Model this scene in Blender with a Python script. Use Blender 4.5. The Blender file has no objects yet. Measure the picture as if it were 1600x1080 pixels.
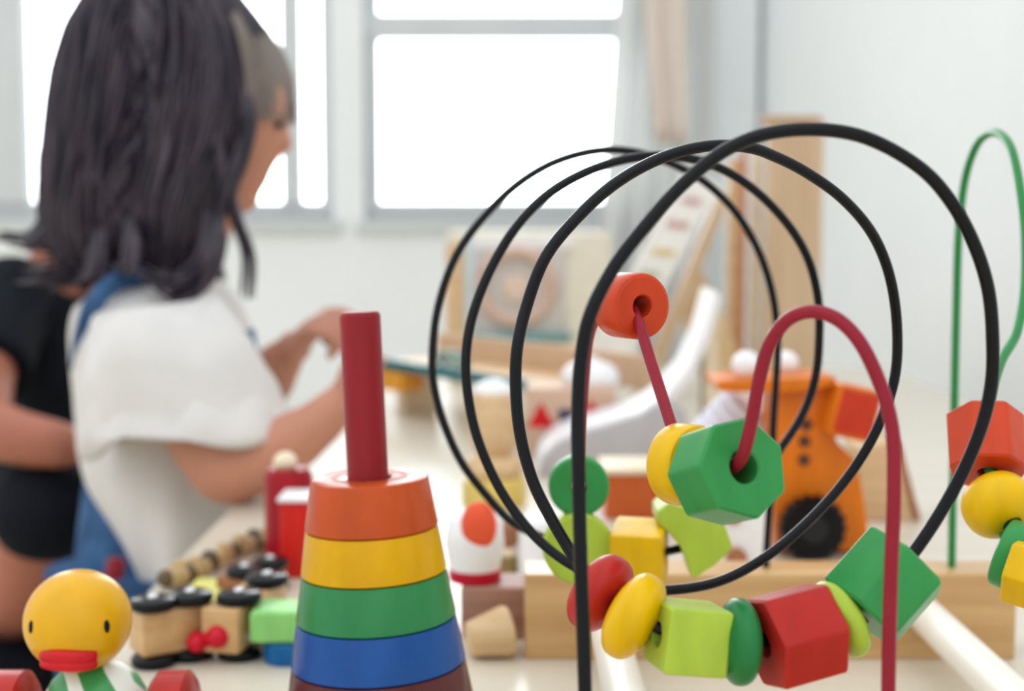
import bpy, bmesh, math, random
from mathutils import Vector, Matrix, Quaternion
random.seed(7)
R = math.radians
sc = bpy.context.scene
C = sc.collection

# ------------------------------------------------------------------ camera
F = 2200.0                       # focal length in pixels of the 1600 px wide frame
PITCH = math.atan(192 / F)       # looking slightly down
TT = 0.50                        # height of the low table
CH = TT + 0.24                   # camera height
cam_d = bpy.data.cameras.new('camera'); cam = bpy.data.objects.new('camera', cam_d); C.objects.link(cam)
cam_d.sensor_width = 36; cam_d.lens = F / 1600 * 36
cam_d.clip_start = 0.02; cam_d.clip_end = 60
cam.location = (0, 0, CH); cam.rotation_euler = (R(90) - PITCH, 0, 0)
cam_d.dof.use_dof = True; cam_d.dof.focus_distance = 0.50; cam_d.dof.aperture_fstop = 7.6
sc.camera = cam

# ------------------------------------------------------------------ sky: bright overcast, brightest beyond the windows
w = bpy.data.worlds.new('world'); sc.world = w; w.use_nodes = True
nt = w.node_tree; nt.nodes.clear()
tc = nt.nodes.new('ShaderNodeTexCoord'); sp = nt.nodes.new('ShaderNodeSeparateXYZ')
mr = nt.nodes.new('ShaderNodeMapRange'); mr.interpolation_type = 'SMOOTHSTEP'
mr.inputs['From Min'].default_value = 0.72; mr.inputs['From Max'].default_value = 0.95
mr.inputs['To Min'].default_value = 0.0; mr.inputs['To Max'].default_value = 7.0
bg = nt.nodes.new('ShaderNodeBackground'); bg.inputs['Color'].default_value = (0.965, 0.985, 1.0, 1)
ou = nt.nodes.new('ShaderNodeOutputWorld')
nt.links.new(tc.outputs['Generated'], sp.inputs[0]); nt.links.new(sp.outputs['Y'], mr.inputs['Value'])
mz_ = nt.nodes.new('ShaderNodeMapRange'); mz_.interpolation_type = 'SMOOTHSTEP'
mz_.inputs['From Min'].default_value = 0.0; mz_.inputs['From Max'].default_value = 0.9
mz_.inputs['To Min'].default_value = 0.99; mz_.inputs['To Max'].default_value = 1.7
ad_ = nt.nodes.new('ShaderNodeMath'); ad_.operation = 'ADD'
nt.links.new(sp.outputs['Z'], mz_.inputs['Value']); nt.links.new(mz_.outputs['Result'], ad_.inputs[0]); nt.links.new(mr.outputs['Result'], ad_.inputs[1])
nt.links.new(ad_.outputs[0], bg.inputs['Strength']); nt.links.new(bg.outputs[0], ou.inputs[0])

sc.view_settings.view_transform = 'Standard'; sc.view_settings.look = 'None'
sc.view_settings.gamma = 1; sc.view_settings.use_curve_mapping = False
sc.view_settings.exposure = 0.0
sc.cycles.use_denoising = True
sc.cycles.max_bounces = 8; sc.cycles.diffuse_bounces = 4; sc.cycles.transparent_max_bounces = 8
sc.cycles.caustics_reflective = False; sc.cycles.caustics_refractive = False

# ------------------------------------------------------------------ helpers
def at(px, py, Y):
    dx = (px - 800) / F; dy = -(py - 540) / F
    d = Vector((dx, math.cos(PITCH) + dy * math.sin(PITCH), -math.sin(PITCH) + dy * math.cos(PITCH)))
    return Vector((0, 0, CH)) + d * (Y / d.y)

def on_table(px, py):
    dx = (px - 800) / F; dy = -(py - 540) / F
    d = Vector((dx, math.cos(PITCH) + dy * math.sin(PITCH), -math.sin(PITCH) + dy * math.cos(PITCH)))
    return Vector((0, 0, CH)) + d * ((TT - CH) / d.z)

def s2l(c):
    c = c / 255.0
    return c / 12.92 if c <= 0.04045 else ((c + 0.055) / 1.055) ** 2.4

_m = {}
def mat(name, rgb, rough=0.5, spec=0.5, coat=0.0, noise=0.0, nscale=60, stretch=(1, 1, 1), rgb2=None, sss=0, metal=0, bump=0, detail=4, ramp=(0.35, 0.65)):
    if name in _m: return _m[name]
    m = bpy.data.materials.new(name); m.use_nodes = True; n = m.node_tree
    b = n.nodes['Principled BSDF']
    c = tuple(s2l(v) for v in rgb) + (1,)
    b.inputs['Base Color'].default_value = c
    b.inputs['Roughness'].default_value = rough
    b.inputs['Specular IOR Level'].default_value = spec
    b.inputs['Coat Weight'].default_value = coat; b.inputs['Coat Roughness'].default_value = 0.15
    b.inputs['Metallic'].default_value = metal
    if sss:
        b.inputs['Subsurface Weight'].default_value = sss
        b.inputs['Subsurface Radius'].default_value = (0.01, 0.004, 0.002); b.inputs['Subsurface Scale'].default_value = 0.5
    t = n.nodes.new('ShaderNodeTexCoord'); mp = n.nodes.new('ShaderNodeMapping'); mp.inputs['Scale'].default_value = stretch
    nz = n.nodes.new('ShaderNodeTexNoise'); nz.inputs['Scale'].default_value = nscale; nz.inputs['Detail'].default_value = detail
    n.links.new(t.outputs['Object'], mp.inputs[0]); n.links.new(mp.outputs[0], nz.inputs['Vector'])
    if rgb2 is None and noise == 0: noise = 0.04
    if rgb2 is None:
        lo = tuple(max(0, v * (1 - noise)) for v in c[:3]) + (1,); hi = tuple(min(1, v * (1 + noise)) for v in c[:3]) + (1,)
    else:
        lo = tuple(s2l(v) for v in rgb2) + (1,); hi = c
    r = n.nodes.new('ShaderNodeValToRGB')
    r.color_ramp.elements[0].position = ramp[0]; r.color_ramp.elements[1].position = ramp[1]
    r.color_ramp.elements[0].color = lo; r.color_ramp.elements[1].color = hi
    n.links.new(nz.outputs['Fac'], r.inputs[0]); n.links.new(r.outputs[0], b.inputs['Base Color'])
    if bump:
        bm_ = n.nodes.new('ShaderNodeBump'); bm_.inputs['Strength'].default_value = bump; bm_.inputs['Distance'].default_value = 0.001
        n.links.new(nz.outputs['Fac'], bm_.inputs['Height']); n.links.new(bm_.outputs[0], b.inputs['Normal'])
    _m[name] = m
    return m

def paint(name, rgb, rough=0.30, spec=0.22, coat=0.0):
    rough = min(rough, .34); spec = .22; coat = 0.0
    return mat(name, rgb, rough, spec, coat, noise=0.07, nscale=90, stretch=(1, 1, 0.35), bump=0.12)
def wood(name, rgb, rgb2, rough=0.5, stretch=(0.25, 3, 3), nscale=40):
    return mat(name, rgb, rough, 0.35, 0.05, rgb2=rgb2, nscale=nscale, stretch=stretch, bump=0.05)

class MB:
    """collects world-space shapes for one mesh"""
    def __init__(s): s.v = []; s.f = []
    def add(s, vs, fs, M=None):
        o = len(s.v)
        s.v += [(M @ Vector(p)) if M else Vector(p) for p in vs]
        s.f += [tuple(i + o for i in f) for f in fs]
        return s
    def box(s, lo, hi, M=None, bev=0.0):
        bm = bmesh.new(); bmesh.ops.create_cube(bm, size=1)
        for v in bm.verts:
            v.co = Vector([lo[i] + (v.co[i] + .5) * (hi[i] - lo[i]) for i in range(3)])
        if bev: bmesh.ops.bevel(bm, geom=bm.edges[:], offset=bev, segments=3, affect='EDGES', profile=0.6)
        bm.verts.index_update()
        s.add([v.co.copy() for v in bm.verts], [[v.index for v in f.verts] for f in bm.faces], M); bm.free()
        return s
    def prism(s, pts, t0, t1, M=None, bev=0.0):
        """outline pts (x,z) extruded along y from t0 to t1"""
        bm = bmesh.new()
        a = [bm.verts.new((p[0], t0, p[1])) for p in pts]; b = [bm.verts.new((p[0], t1, p[1])) for p in pts]
        bm.faces.new(a); bm.faces.new(b[::-1]); n = len(pts)
        for i in range(n): bm.faces.new((a[i], b[i], b[(i + 1) % n], a[(i + 1) % n]))
        bmesh.ops.recalc_face_normals(bm, faces=bm.faces[:])
        if bev: bmesh.ops.bevel(bm, geom=bm.edges[:], offset=bev, segments=2, affect='EDGES', profile=0.6)
        bm.verts.index_update()
        s.add([v.co.copy() for v in bm.verts], [[v.index for v in f.verts] for f in bm.faces], M); bm.free()
        return s
    def section(s, prof, pts=None, n=48, M=None, hole=0.0):
        """prof: [(scale, z)] swept with a closed outline (unit circle when pts is None); hole>0 cuts a round bore"""
        if pts is None: pts = [(math.cos(2 * math.pi * i / n), math.sin(2 * math.pi * i / n)) for i in range(n)]
        n = len(pts); vs = []; fs = []
        for (k, z) in prof: vs += [(p[0] * k, p[1] * k, z) for p in pts]
        m = len(prof)
        for j in range(m - 1):
            for i in range(n):
                fs.append((j * n + i, j * n + (i + 1) % n, (j + 1) * n + (i + 1) % n, (j + 1) * n + i))
        if hole:
            z0, z1 = prof[0][1], prof[-1][1]; o = len(vs)
            for (r, z) in ((hole * 1.12, z0), (hole, z0 + .0006), (hole, z1 - .0006), (hole * 1.12, z1)):
                for p in pts:
                    a = math.atan2(p[1], p[0]); vs.append((math.cos(a) * r, math.sin(a) * r, z))
            for i in range(n):
                j = (i + 1) % n
                fs.append((i, o + i, o + j, j)) if False else fs.append((j, i, o + i, o + j)[::-1] if False else (i, o + i, o + j, j)[::-1])
                for q in range(3): fs.append((o + q * n + i, o + (q + 1) * n + i, o + (q + 1) * n + j, o + q * n + j))
                t = (m - 1) * n
                fs.append((t + i, t + j, o + 3 * n + j, o + 3 * n + i))
        else:
            fs.append(tuple(range(n))[::-1]); fs.append(tuple((m - 1) * n + i for i in range(n)))
        return s.add(vs, fs, M)
    def tube(s, pts, r, seg=12, cap=True, flat=1.0):
        pts = [Vector(p) for p in pts]; N = len(pts)
        rr = r if isinstance(r, (list, tuple)) else [r] * N
        T = [(pts[min(i + 1, N - 1)] - pts[max(i - 1, 0)]).normalized() for i in range(N)]
        up = Vector((0, 0, 1)) if abs(T[0].z) < 0.9 else Vector((0, 1, 0))
        nrm = (up - T[0] * up.dot(T[0])).normalized(); vs = []; fs = []
        for i in range(N):
            if i: nrm = (nrm - T[i] * nrm.dot(T[i])).normalized()
            b = T[i].cross(nrm)
            for k in range(seg):
                a = 2 * math.pi * k / seg
                vs.append(pts[i] + nrm * (math.cos(a) * rr[i]) + b * (math.sin(a) * rr[i] * flat))
        for i in range(N - 1):
            for k in range(seg):
                fs.append((i * seg + k, i * seg + (k + 1) % seg, (i + 1) * seg + (k + 1) % seg, (i + 1) * seg + k))
        if cap:
            fs.append(tuple(range(seg))[::-1]); fs.append(tuple((N - 1) * seg + k for k in range(seg)))
        return s.add(vs, fs)
    def ell(s, c, r, M=None, nu=32, nv=18):
        vs = [(0, 0, -1)]; fs = []
        for j in range(1, nv):
            ph = -math.pi / 2 + math.pi * j / nv
            for i in range(nu):
                a = 2 * math.pi * i / nu; vs.append((math.cos(a) * math.cos(ph), math.sin(a) * math.cos(ph), math.sin(ph)))
        vs.append((0, 0, 1)); L = len(vs) - 1
        for i in range(nu):
            fs.append((0, 1 + (i + 1) % nu, 1 + i)); fs.append((L, L - nu + i, L - nu + (i + 1) % nu))
        for j in range(nv - 2):
            for i in range(nu):
                a = 1 + j * nu; fs.append((a + i, a + (i + 1) % nu, a + nu + (i + 1) % nu, a + nu + i))
        c = Vector(c)
        X = Matrix.Translation(c) @ (M.to_4x4() if M else Matrix.Identity(4)) @ Matrix.Diagonal((r[0], r[1], r[2], 1))
        return s.add(vs, fs, X)
    def loft(s, rings, n=32):
        """rings: (center, rx, ry) horizontal ellipses"""
        vs = []; fs = []
        for (c, rx, ry) in rings:
            for i in range(n):
                a = 2 * math.pi * i / n; vs.append((c[0] + math.cos(a) * rx, c[1] + math.sin(a) * ry, c[2]))
        for j in range(len(rings) - 1):
            for i in range(n):
                fs.append((j * n + i, j * n + (i + 1) % n, (j + 1) * n + (i + 1) % n, (j + 1) * n + i))
        fs.append(tuple(range(n))[::-1]); fs.append(tuple((len(rings) - 1) * n + i for i in range(n)))
        return s.add(vs, fs)

WL = {}
def make(name, mb, m, parent=None, origin=None, smooth=35, remesh=0, subd=0, smoothmod=0):
    o_ = WL[parent.name] if parent else (Vector(origin) if origin is not None else sum(mb.v, Vector()) / len(mb.v))
    me = bpy.data.meshes.new(name); me.from_pydata([v - o_ for v in mb.v], [], mb.f); me.validate(); me.update()
    bm = bmesh.new(); bm.from_mesh(me); bmesh.ops.recalc_face_normals(bm, faces=bm.faces[:]); bm.to_mesh(me); bm.free()
    if smooth:
        me.shade_smooth()
        if smooth < 180: me.set_sharp_from_angle(angle=R(smooth))
    me.materials.append(m)
    o = bpy.data.objects.new(name, me); C.objects.link(o)
    if parent: o.parent = parent
    else: o.location = o_
    WL[o.name] = o_
    if remesh:
        q = o.modifiers.new('remesh', 'REMESH'); q.mode = 'VOXEL'; q.voxel_size = remesh; q.use_smooth_shade = True
    if smoothmod:
        q = o.modifiers.new('smooth', 'SMOOTH'); q.factor = 0.7; q.iterations = smoothmod
    if subd:
        q = o.modifiers.new('sub', 'SUBSURF'); q.levels = q.render_levels = subd
    return o
def thing(name, label, cat, loc, group=None):
    o = bpy.data.objects.new(name, None); C.objects.link(o); o.location = loc; o.empty_display_size = .02
    WL[o.name] = Vector(loc); return tag(o, label, cat, group)
def tag(o, label, cat, group=None):
    o['label'] = label; o['category'] = cat
    if group: o['group'] = group
    return o
def struct(name, mb, m):
    o = make(name, mb, m); o['kind'] = 'structure'; return o
def spline(P, k=8):
    P = [Vector(p) for p in P]; out = []
    Q = [P[0] * 2 - P[1]] + P + [P[-1] * 2 - P[-2]]
    for i in range(1, len(Q) - 2):
        a, b, c, d = Q[i - 1:i + 3]
        t0 = 0; t1 = t0 + max((b - a).length, 1e-6) ** .5; t2 = t1 + max((c - b).length, 1e-6) ** .5; t3 = t2 + max((d - c).length, 1e-6) ** .5
        for j in range(k):
            t = t1 + (t2 - t1) * j / k
            A1 = a * ((t1 - t) / (t1 - t0)) + b * ((t - t0) / (t1 - t0))
            A2 = b * ((t2 - t) / (t2 - t1)) + c * ((t - t1) / (t2 - t1))
            A3 = c * ((t3 - t) / (t3 - t2)) + d * ((t - t2) / (t3 - t2))
            B1 = A1 * ((t2 - t) / (t2 - t0)) + A2 * ((t - t0) / (t2 - t0))
            B2 = A2 * ((t3 - t) / (t3 - t1)) + A3 * ((t - t1) / (t3 - t1))
            out.append(B1 * ((t2 - t) / (t2 - t1)) + B2 * ((t - t1) / (t2 - t1)))
    out.append(P[-1]); return out
def frame_z(axis, loc, roll=0.0):
    z = Vector(axis).normalized(); q = z.to_track_quat('Z', 'Y')
    return Matrix.Translation(Vector(loc)) @ q.to_matrix().to_4x4() @ Matrix.Rotation(roll, 4, 'Z')
def rpoly(n, rad, cr=0.0012, k=3, sub=3, rot=0.0):
    """regular polygon, rounded corners, some points along each side"""
    out = []
    V = [(rad * math.cos(2 * math.pi * i / n + rot), rad * math.sin(2 * math.pi * i / n + rot)) for i in range(n)]
    for i in range(n):
        a, b, c = Vector(V[i - 1]), Vector(V[i]), Vector(V[(i + 1) % n])
        u = (a - b).normalized(); v = (c - b).normalized()
        p0 = b + u * cr; p1 = b + v * cr
        for j in range(k + 1):
            t = j / k; out.append(p0 * (1 - t) ** 2 + b * 2 * t * (1 - t) + p1 * t * t)
        nx = c + (b - c).normalized() * cr
        for j in range(1, sub + 1): out.append(p1.lerp(nx, j / (sub + 1)))
    return [(p.x, p.y) for p in out]

# ------------------------------------------------------------------ materials
M_wall = mat('wall_paint', (237, 241, 242), 0.8, 0.2, noise=0.02, nscale=3)
M_frame = mat('window_paint', (205, 210, 212), 0.6, 0.3, noise=0.02, nscale=5)
M_floor = wood('pale_floor', (216, 206, 186), (198, 186, 164), 0.5, (1, 6, 1), 3)
M_table = wood('table_laminate', (218, 211, 196), (210, 202, 185), 0.27, (1, 5, 1), 6)
M_beech = wood('beech_wood', (210, 172, 122), (196, 155, 105), .3)
M_beech_l = wood('light_beech_wood', (222, 192, 152), (205, 172, 128))
M_pale = wood('pale_birch', (236, 222, 196), (224, 206, 176))
M_dowel = mat('white_dowel', (238, 234, 224), 0.4, 0.4, noise=0.02)
M_black = mat('black_wire', (10, 11, 16), 0.2, 0.22, 0.0)
M_redw = paint('red_wire', (142, 28, 46), 0.3, 0.5, 0.3)
M_greenw = paint('green_wire', (42, 128, 66), 0.3, 0.5, 0.3)
M_red = paint('red_paint', (176, 40, 34))
M_redo = paint('orange_red_paint', (196, 64, 28))
M_yel = paint('yellow_paint', (226, 180, 6))
M_grn = paint('green_paint', (52, 142, 74))
M_grnd = paint('deep_green_paint', (34, 118, 62))
M_lime = paint('lime_paint', (168, 194, 66))
M_white = mat('white_paint', (238, 238, 240), 0.4, 0.4, noise=0.02)
M_skin = mat('skin', (190, 134, 110), 0.55, 0.3, noise=0.05, nscale=25, sss=0.15)
M_skin2 = mat('tan_skin', (166, 104, 82), 0.55, 0.3, noise=0.05, nscale=25, sss=0.1)

# ------------------------------------------------------------------ the room
YB = 3.6
def wx(px): return (px - 800) / F * YB
def wz(py): return at(800, py, YB).z
mb = MB(); mb.box((-4, -2, -0.05), (2.2, YB + .2, 0)); struct('floor', mb, M_floor)
XC = wx(1180)
mb = MB()
mb.box((-4, YB, 0), (XC, YB + .16, wz(343)))
mb.box((wx(1062), YB, wz(343)), (XC, YB + .16, 2.7))
mb.box((-4, YB, 2.25), (wx(1062), YB + .16, 2.7))
mb.box((wx(522), YB, wz(343)), (wx(570), YB + .16, 2.25))
mb.box((-4, YB, wz(343)), (wx(-330), YB + .16, 2.25))
struct('wall_back', mb, M_wall)
mb = MB(); mb.prism([(XC, 0), (XC + .12, 0), (XC + .12, 2.7), (XC, 2.7)], YB + .16, YB + .16 - .01)
mb = MB()
a, b = Vector((XC, YB + .16, 0)), Vector((1.0, -.6, 0)); off = Vector((.12, 0, 0))
vs = [a, b, b + off, a + off]; vs += [v + Vector((0, 0, 2.7)) for v in vs]
mb.add(vs, [(0, 1, 5, 4), (1, 2, 6, 5), (2, 3, 7, 6), (3, 0, 4, 7), (4, 5, 6, 7), (3, 2, 1, 0)]); struct('wall_right', mb, M_wall)
mb = MB(); mb.box((-4, YB - .012, 0), (XC, YB, .09), bev=.003); struct('baseboard_back', mb, M_frame)

gm = bpy.data.materials.new('window_glass'); gm.use_nodes = True; n = gm.node_tree; n.nodes.clear()
g1 = n.nodes.new('ShaderNodeBsdfTransparent'); g2 = n.nodes.new('ShaderNodeBsdfGlossy'); g2.inputs['Roughness'].default_value = 0.02
mx = n.nodes.new('ShaderNodeMixShader'); mx.inputs[0].default_value = 0.06; go = n.nodes.new('ShaderNodeOutputMaterial')
g1.inputs[0].default_value = (.97, .99, .99, 1)
n.links.new(g1.outputs[0], mx.inputs[1]); n.links.new(g2.outputs[0], mx.inputs[2]); n.links.new(mx.outputs[0], go.inputs[0])

def window(name, x0, x1, stiles, transom):
    z0 = wz(343); z1 = 2.25; y0, y1 = YB + .03, YB + .09
    root = MB(); t = .035
    root.box((x0, y0, z0), (x1, y1, z0 + .045), bev=.004); root.box((x0, y0, z1 - t), (x1, y1, z1), bev=.004)
    root.box((x0 + .001, y0 + .002, z0 + .001), (x0 + t, y1 - .002, z1 - .001), bev=.004); root.box((x1 - t, y0 + .002, z0 + .001), (x1 - .001, y1 - .002, z1 - .001), bev=.004)
    o = make(name, root, M_frame); o['kind'] = 'structure'
    for (sx, sw) in stiles:
        q = MB(); q.box((sx, y0 - .01, z0 + .04), (sx + sw, y1 - .015, z1 - t), bev=.004); make('sash_stile', q, M_frame, o)
    if transom:
        q = MB(); q.box((x0, y0 - .005, transom[0]), (x1, y1 - .01, transom[1]), bev=.004); make('transom_rail', q, M_frame, o)
    q = MB(); q.box((x0 + .01, y0 + .028, z0 + .01), (x1 - .01, y0 + .032, z1 - .01)); make('glass_pane', q, gm, o)
    q = MB(); q.box((x0 - .02, YB - .02, z0 - .03), (x1 + .02, YB + .05, z0), bev=.004); make('window_sill', q, M_frame, o)
window('window_1', wx(-330), wx(522), [(wx(440), .05), (wx(-20), .10)], None)
window('window_2', wx(570), wx(1062), [], (wz(58), wz(18)))

# curtain gathered beside the window
cm = bpy.data.materials.new('curtain_cloth'); cm.use_nodes = True; n = cm.node_tree; pb = n.nodes['Principled BSDF']
pb.inputs['Base Color'].default_value = (.84, .84, .83, 1); pb.inputs['Roughness'].default_value = .9
tl = n.nodes.new('ShaderNodeBsdfTranslucent'); tl.inputs[0].default_value = (.75, .76, .76, 1)
mx = n.nodes.new('ShaderNodeMixShader'); mx.inputs[0].default_value = .5
n.links.new(pb.outputs[0], mx.inputs[1]); n.links.new(tl.outputs[0], mx.inputs[2]); n.links.new(mx.outputs[0], n.nodes['Material Output'].inputs[0])
def drape(top, bot, z1, z0, yb, folds, amp, nx=90, nz=30, thick=.003):
    mb = MB(); vs = []; fs = []
    for side in (0, 1):
        for j in range(nz + 1):
            t = j / nz; e = t ** 1.3
            for i in range(nx + 1):
                u = i / nx; x = (top[0] + (top[1] - top[0]) * u) * (1 - e) + (bot[0] + (bot[1] - bot[0]) * u) * e
                y = yb + amp * math.sin(u * folds * 2 * math.pi + .6 * math.sin(3 * t)) * (.7 + .3 * math.sin(5 * u)) + side * thick
                vs.append((x, y, z1 + (z0 - z1) * t))
    W = nx + 1; H = (nz + 1) * W
    for j in range(nz):
        for i in range(nx):
            a = j * W + i; fs.append((a, a + W, a + W + 1, a + 1)); a += H; fs.append((a, a + 1, a + W + 1, a + W))
    for i in range(nx):
        fs.append((i, i + 1, i + 1 + H, i + H)); a = nz * W + i; fs.append((a, a + H, a + H + 1, a + 1))
    for j in range(nz):
        a = j * W; fs.append((a, a + H, a + W + H, a + W)); a += nx; fs.append((a, a + W, a + W + H, a + H))
    return mb.add(vs, fs)
cr = thing('curtain', 'white curtain hanging in folds at the right edge of the window', 'curtain', (wx(1000), YB - .1, 2.3))
make('curtain_panel', drape((wx(985), wx(1100)), (wx(905), wx(1110)), 2.3, .12, YB - .12, 5, .022), cm, cr, smooth=180)
make('curtain_lining', drape((wx(955), wx(1046)), (wx(1012), wx(1060)), 2.3, wz(230), YB - .165, 3, .012), mat('beige_lining', (228, 216, 206), .9, .1), cr, smooth=180)
q = MB(); q.tube([(wx(900), YB - .13, 2.31), (XC - .02, YB - .13, 2.31)], .012, 12); make('curtain_rod', q, M_frame, cr)

# ------------------------------------------------------------------ the low table
tb = thing('low_table', 'large low play table with a pale cream top, covered with wooden toys', 'table', (.18, 1.2, 0))
q = MB(); q.box((-.24, .12, TT - .03), (.62, 2.35, TT), bev=.006); make('table_top', q, M_table, tb)
for (lx, ly) in ((-.19, .18), (.56, .18), (-.19, 2.28), (.56, 2.28)):
    q = MB(); q.box((lx - .025, ly - .025, 0), (lx + .025, ly + .025, TT - .03), bev=.005); make('leg', q, M_pale, tb)

# ------------------------------------------------------------------ bead maze
Z = TT
mz = thing('bead_maze', 'wooden bead maze with looping black, red and green wires on two beech bars', 'bead maze', (.12, .58, Z))
pb0, pb1 = at(820, 905, .758), at(1590, 905, .758)
q = MB(); q.box((pb0.x, .758, Z), (pb1.x, .79, Z + .048), bev=.0015); make('base_block', q, M_beech, mz)
q = MB(); q.box((-.02, .375, Z), (.26, .425, Z + .048), bev=.0015); make('base_block', q, M_beech, mz)
for dx in (.051, .226):
    q = MB(); q.tube([(dx, .42, Z + .026), (dx, .76, Z + .026)], .0098, 28); make('dowel', q, M_dowel, mz)
WR = .0021
L = []
def seg(pts):
    global L
    L += pts
# black coil, front foot to back foot: (px, py, Y)
seg([(916, 1404, .40), (914, 1080, .402), (908, 900, .405), (904, 750, .407), (903, 640, .41), (908, 560, .41), (921, 495, .41), (959, 418, .412),
     (1010, 351, .414), (1066, 289, .416), (1130, 237, .418), (1190, 211, .42), (1267, 202, .422), (1352, 215, .426), (1442, 266, .43), (1489, 320, .433),
     (1523, 384, .436), (1544, 452, .438), (1551, 529, .44), (1549, 600, .442), (1532, 671, .443), (1489, 767, .444), (1424, 868, .443)])
seg([(1378, 916, .441), (1312, 968, .437), (1243, 993, .433), (1155, 1003, .430), (1075, 995, .430), (990, 963, .434), (938, 927, .447), (912, 896, .458)])
seg([(895, 868, .463), (861, 810, .467), (833, 753, .47), (813, 680, .472), (806, 608, .474), (808, 545, .476), (823, 478, .48), (853, 401, .483), (904, 338, .488),
     (964, 285, .493), (1036, 246, .50), (1108, 228, .505), (1172, 231, .51), (1212, 245, .517), (1259, 269, .525), (1318, 312, .535), (1365, 369, .545),
     (1391, 435, .552), (1402, 521, .558), (1397, 595, .56), (1370, 671, .56), (1330, 738, .56), (1273, 805, .558), (1200, 868, .555), (1128, 907, .553), (1060, 921, .553), (985, 920, .556)])
seg([(900, 887, .562), (847, 849, .568), (808, 805, .573), (775, 753, .577), (743, 675, .58), (729, 598, .583), (729, 545, .586), (740, 488, .59), (768, 418, .595), (810, 350, .60),
     (861, 300, .607), (930, 263, .615), (1002, 245, .623), (1066, 246, .632), (1121, 261, .64), (1180, 298, .65), (1234, 355, .66), (1263, 406, .667),
     (1278, 465, .672), (1280, 529, .675), (1274, 589, .677), (1255, 645, .677), (1220, 700, .675), (1180, 750, .672), (1130, 810, .667)])
seg([(1085, 848, .662), (1040, 862, .657), (992, 866, .654), (945, 862, .652), (903, 855, .655), (857, 843, .665)])
seg([(799, 815, .678), (760, 774, .684), (722, 724, .688), (693, 660, .692), (677, 595, .695), (676, 545, .697), (685, 478, .70), (712, 401, .705), (755, 340, .71), (810, 287, .715), (870, 252, .72),
     (938, 235, .725), (993, 238, .73), (1045, 254, .735), (1100, 284, .742), (1151, 334, .75), (1189, 401, .757), (1209, 470, .763), (1215, 542, .768), (1213, 590, .77),
     (1209, 650, .771), (1205, 750, .772), (1199, 840, .773), (1196, 899, .774), (1195, 925, .774)])
black_path = spline([at(*p) for p in L], 7)
q = MB(); q.tube(black_path, WR, 14); make('black_wire', q, M_black, mz, smooth=180)['label'] = 'black coiled wire'
RP = [(1386, 1420, .398), (1388, 1080, .40), (1392, 900, .40), (1397, 760, .40), (1394, 670, .402), (1375, 600, .404), (1340, 530, .407), (1305, 497, .41), (1268, 487, .413), (1232, 499, .417),
      (1204, 535, .42), (1187, 590, .423), (1175, 655, .426), (1160, 712, .431), (1140, 735, .440), (1105, 742, .452), (1068, 722, .464), (1049, 665, .476), (1020, 575, .495), (992, 490, .512), (975, 470, .525),
      (945, 478, .545), (922, 520, .565), (913, 600, .585), (907, 690, .605), (905, 742, .625), (904, 757, .655), (904, 762, .69), (905, 775, .73), (906, 820, .765), (907, 925, .774)]
red_path = spline([at(*p) for p in RP], 7)
q = MB(); q.tube(red_path, .0021, 14); make('red_wire', q, M_redw, mz, smooth=180)['label'] = 'red arching wire'
GP = [(1486, 925, .774), (1487, 880, .774), (1490, 700, .774), (1494, 500, .772), (1499, 350, .768), (1510, 270, .76), (1529, 222, .745), (1553, 207, .725), (1577, 226, .70), (1593, 290, .675),
      (1602, 370, .655), (1601, 450, .64), (1588, 520, .62), (1564, 565, .60), (1548, 620, .58), (1541, 695, .565), (1550, 750, .555), (1563, 805, .546), (1582, 868, .535), (1620, 902, .52), (1680, 900, .50),
      (1740, 860, .47), (1800, 900, .44), (1860, 1100, .41), (1890, 1420, .40)]
green_path = spline([at(*p) for p in GP], 7)
q = MB(); q.tube(green_path, .0022, 14); make('green_wire', q, M_greenw, mz, smooth=180)['label'] = 'green looping wire'

def proj(v):
    d = v - Vector((0, 0, CH)); f = Vector((0, math.cos(PITCH), -math.sin(PITCH))); u = Vector((0, math.sin(PITCH), math.cos(PITCH)))
    k = d.dot(f); return (800 + F * d.x / k, 540 - F * d.dot(u) / k)
def on_wire(path, px, py, Y):
    t = at(px, py, Y); i = min(range(1, len(path) - 1), key=lambda i: (path[i] - t).length)
    return path[i], (path[i + 1] - path[i - 1]).normalized()
def disc_prof(rad, half, n=14, p=0.8):
    out = []
    a0 = math.asin(min(1, .0042 / rad))
    for j in range(n + 1):
        a = -math.pi / 2 + a0 + (math.pi - 2 * a0) * j / n
        out.append((rad * math.cos(a), half * math.copysign(abs(math.sin(a)) ** p, math.sin(a))))
    return out
def bead(kind, name, col, path, pos, size, half, label, group, roll=0.0, axis=None, hole=.004):
    p, t = on_wire(path, *pos)
    if axis: t = Vector(axis).normalized()
    M = frame_z(t, p, roll); q = MB()
    if kind == 'disc': q.section(disc_prof(size, half), M=M, hole=.0035)
    elif kind == 'flat':
        c = .0016; q.section([(size - c, -half), (size - c * .3, -half + c * .4), (size, -half + c), (size, half - c), (size - c * .3, half - c * .4), (size - c, half)], M=M, hole=hole)
    else:
        n = {'hex': 6, 'cube': 4, 'oct': 8, 'hept': 7}.get(kind)
        if n: pts = rpoly(n, 1.0, .07)
        else:
            pts = []
            for (x, y) in rpoly(4, 1.414, .10, 3, 9, math.pi / 4):   # square with two hollow sides
                d = .42 * max(0, 1 - (y * 1.05) ** 2); x = x - math.copysign(d, x) * (1 if abs(x) > .5 else 0); pts.append((x, y))
        c = .0009; k = c / size
        pr = [(size * (1 - k), -half), (size, -half + c), (size, half - c), (size * (1 - k), half)]
        q.section(pr, pts, M=M, hole=hole)
    o = make(name, q, col, origin=p, smooth=28 if kind not in ('disc',) else 40)
    return tag(o, label, 'bead', group)
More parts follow.
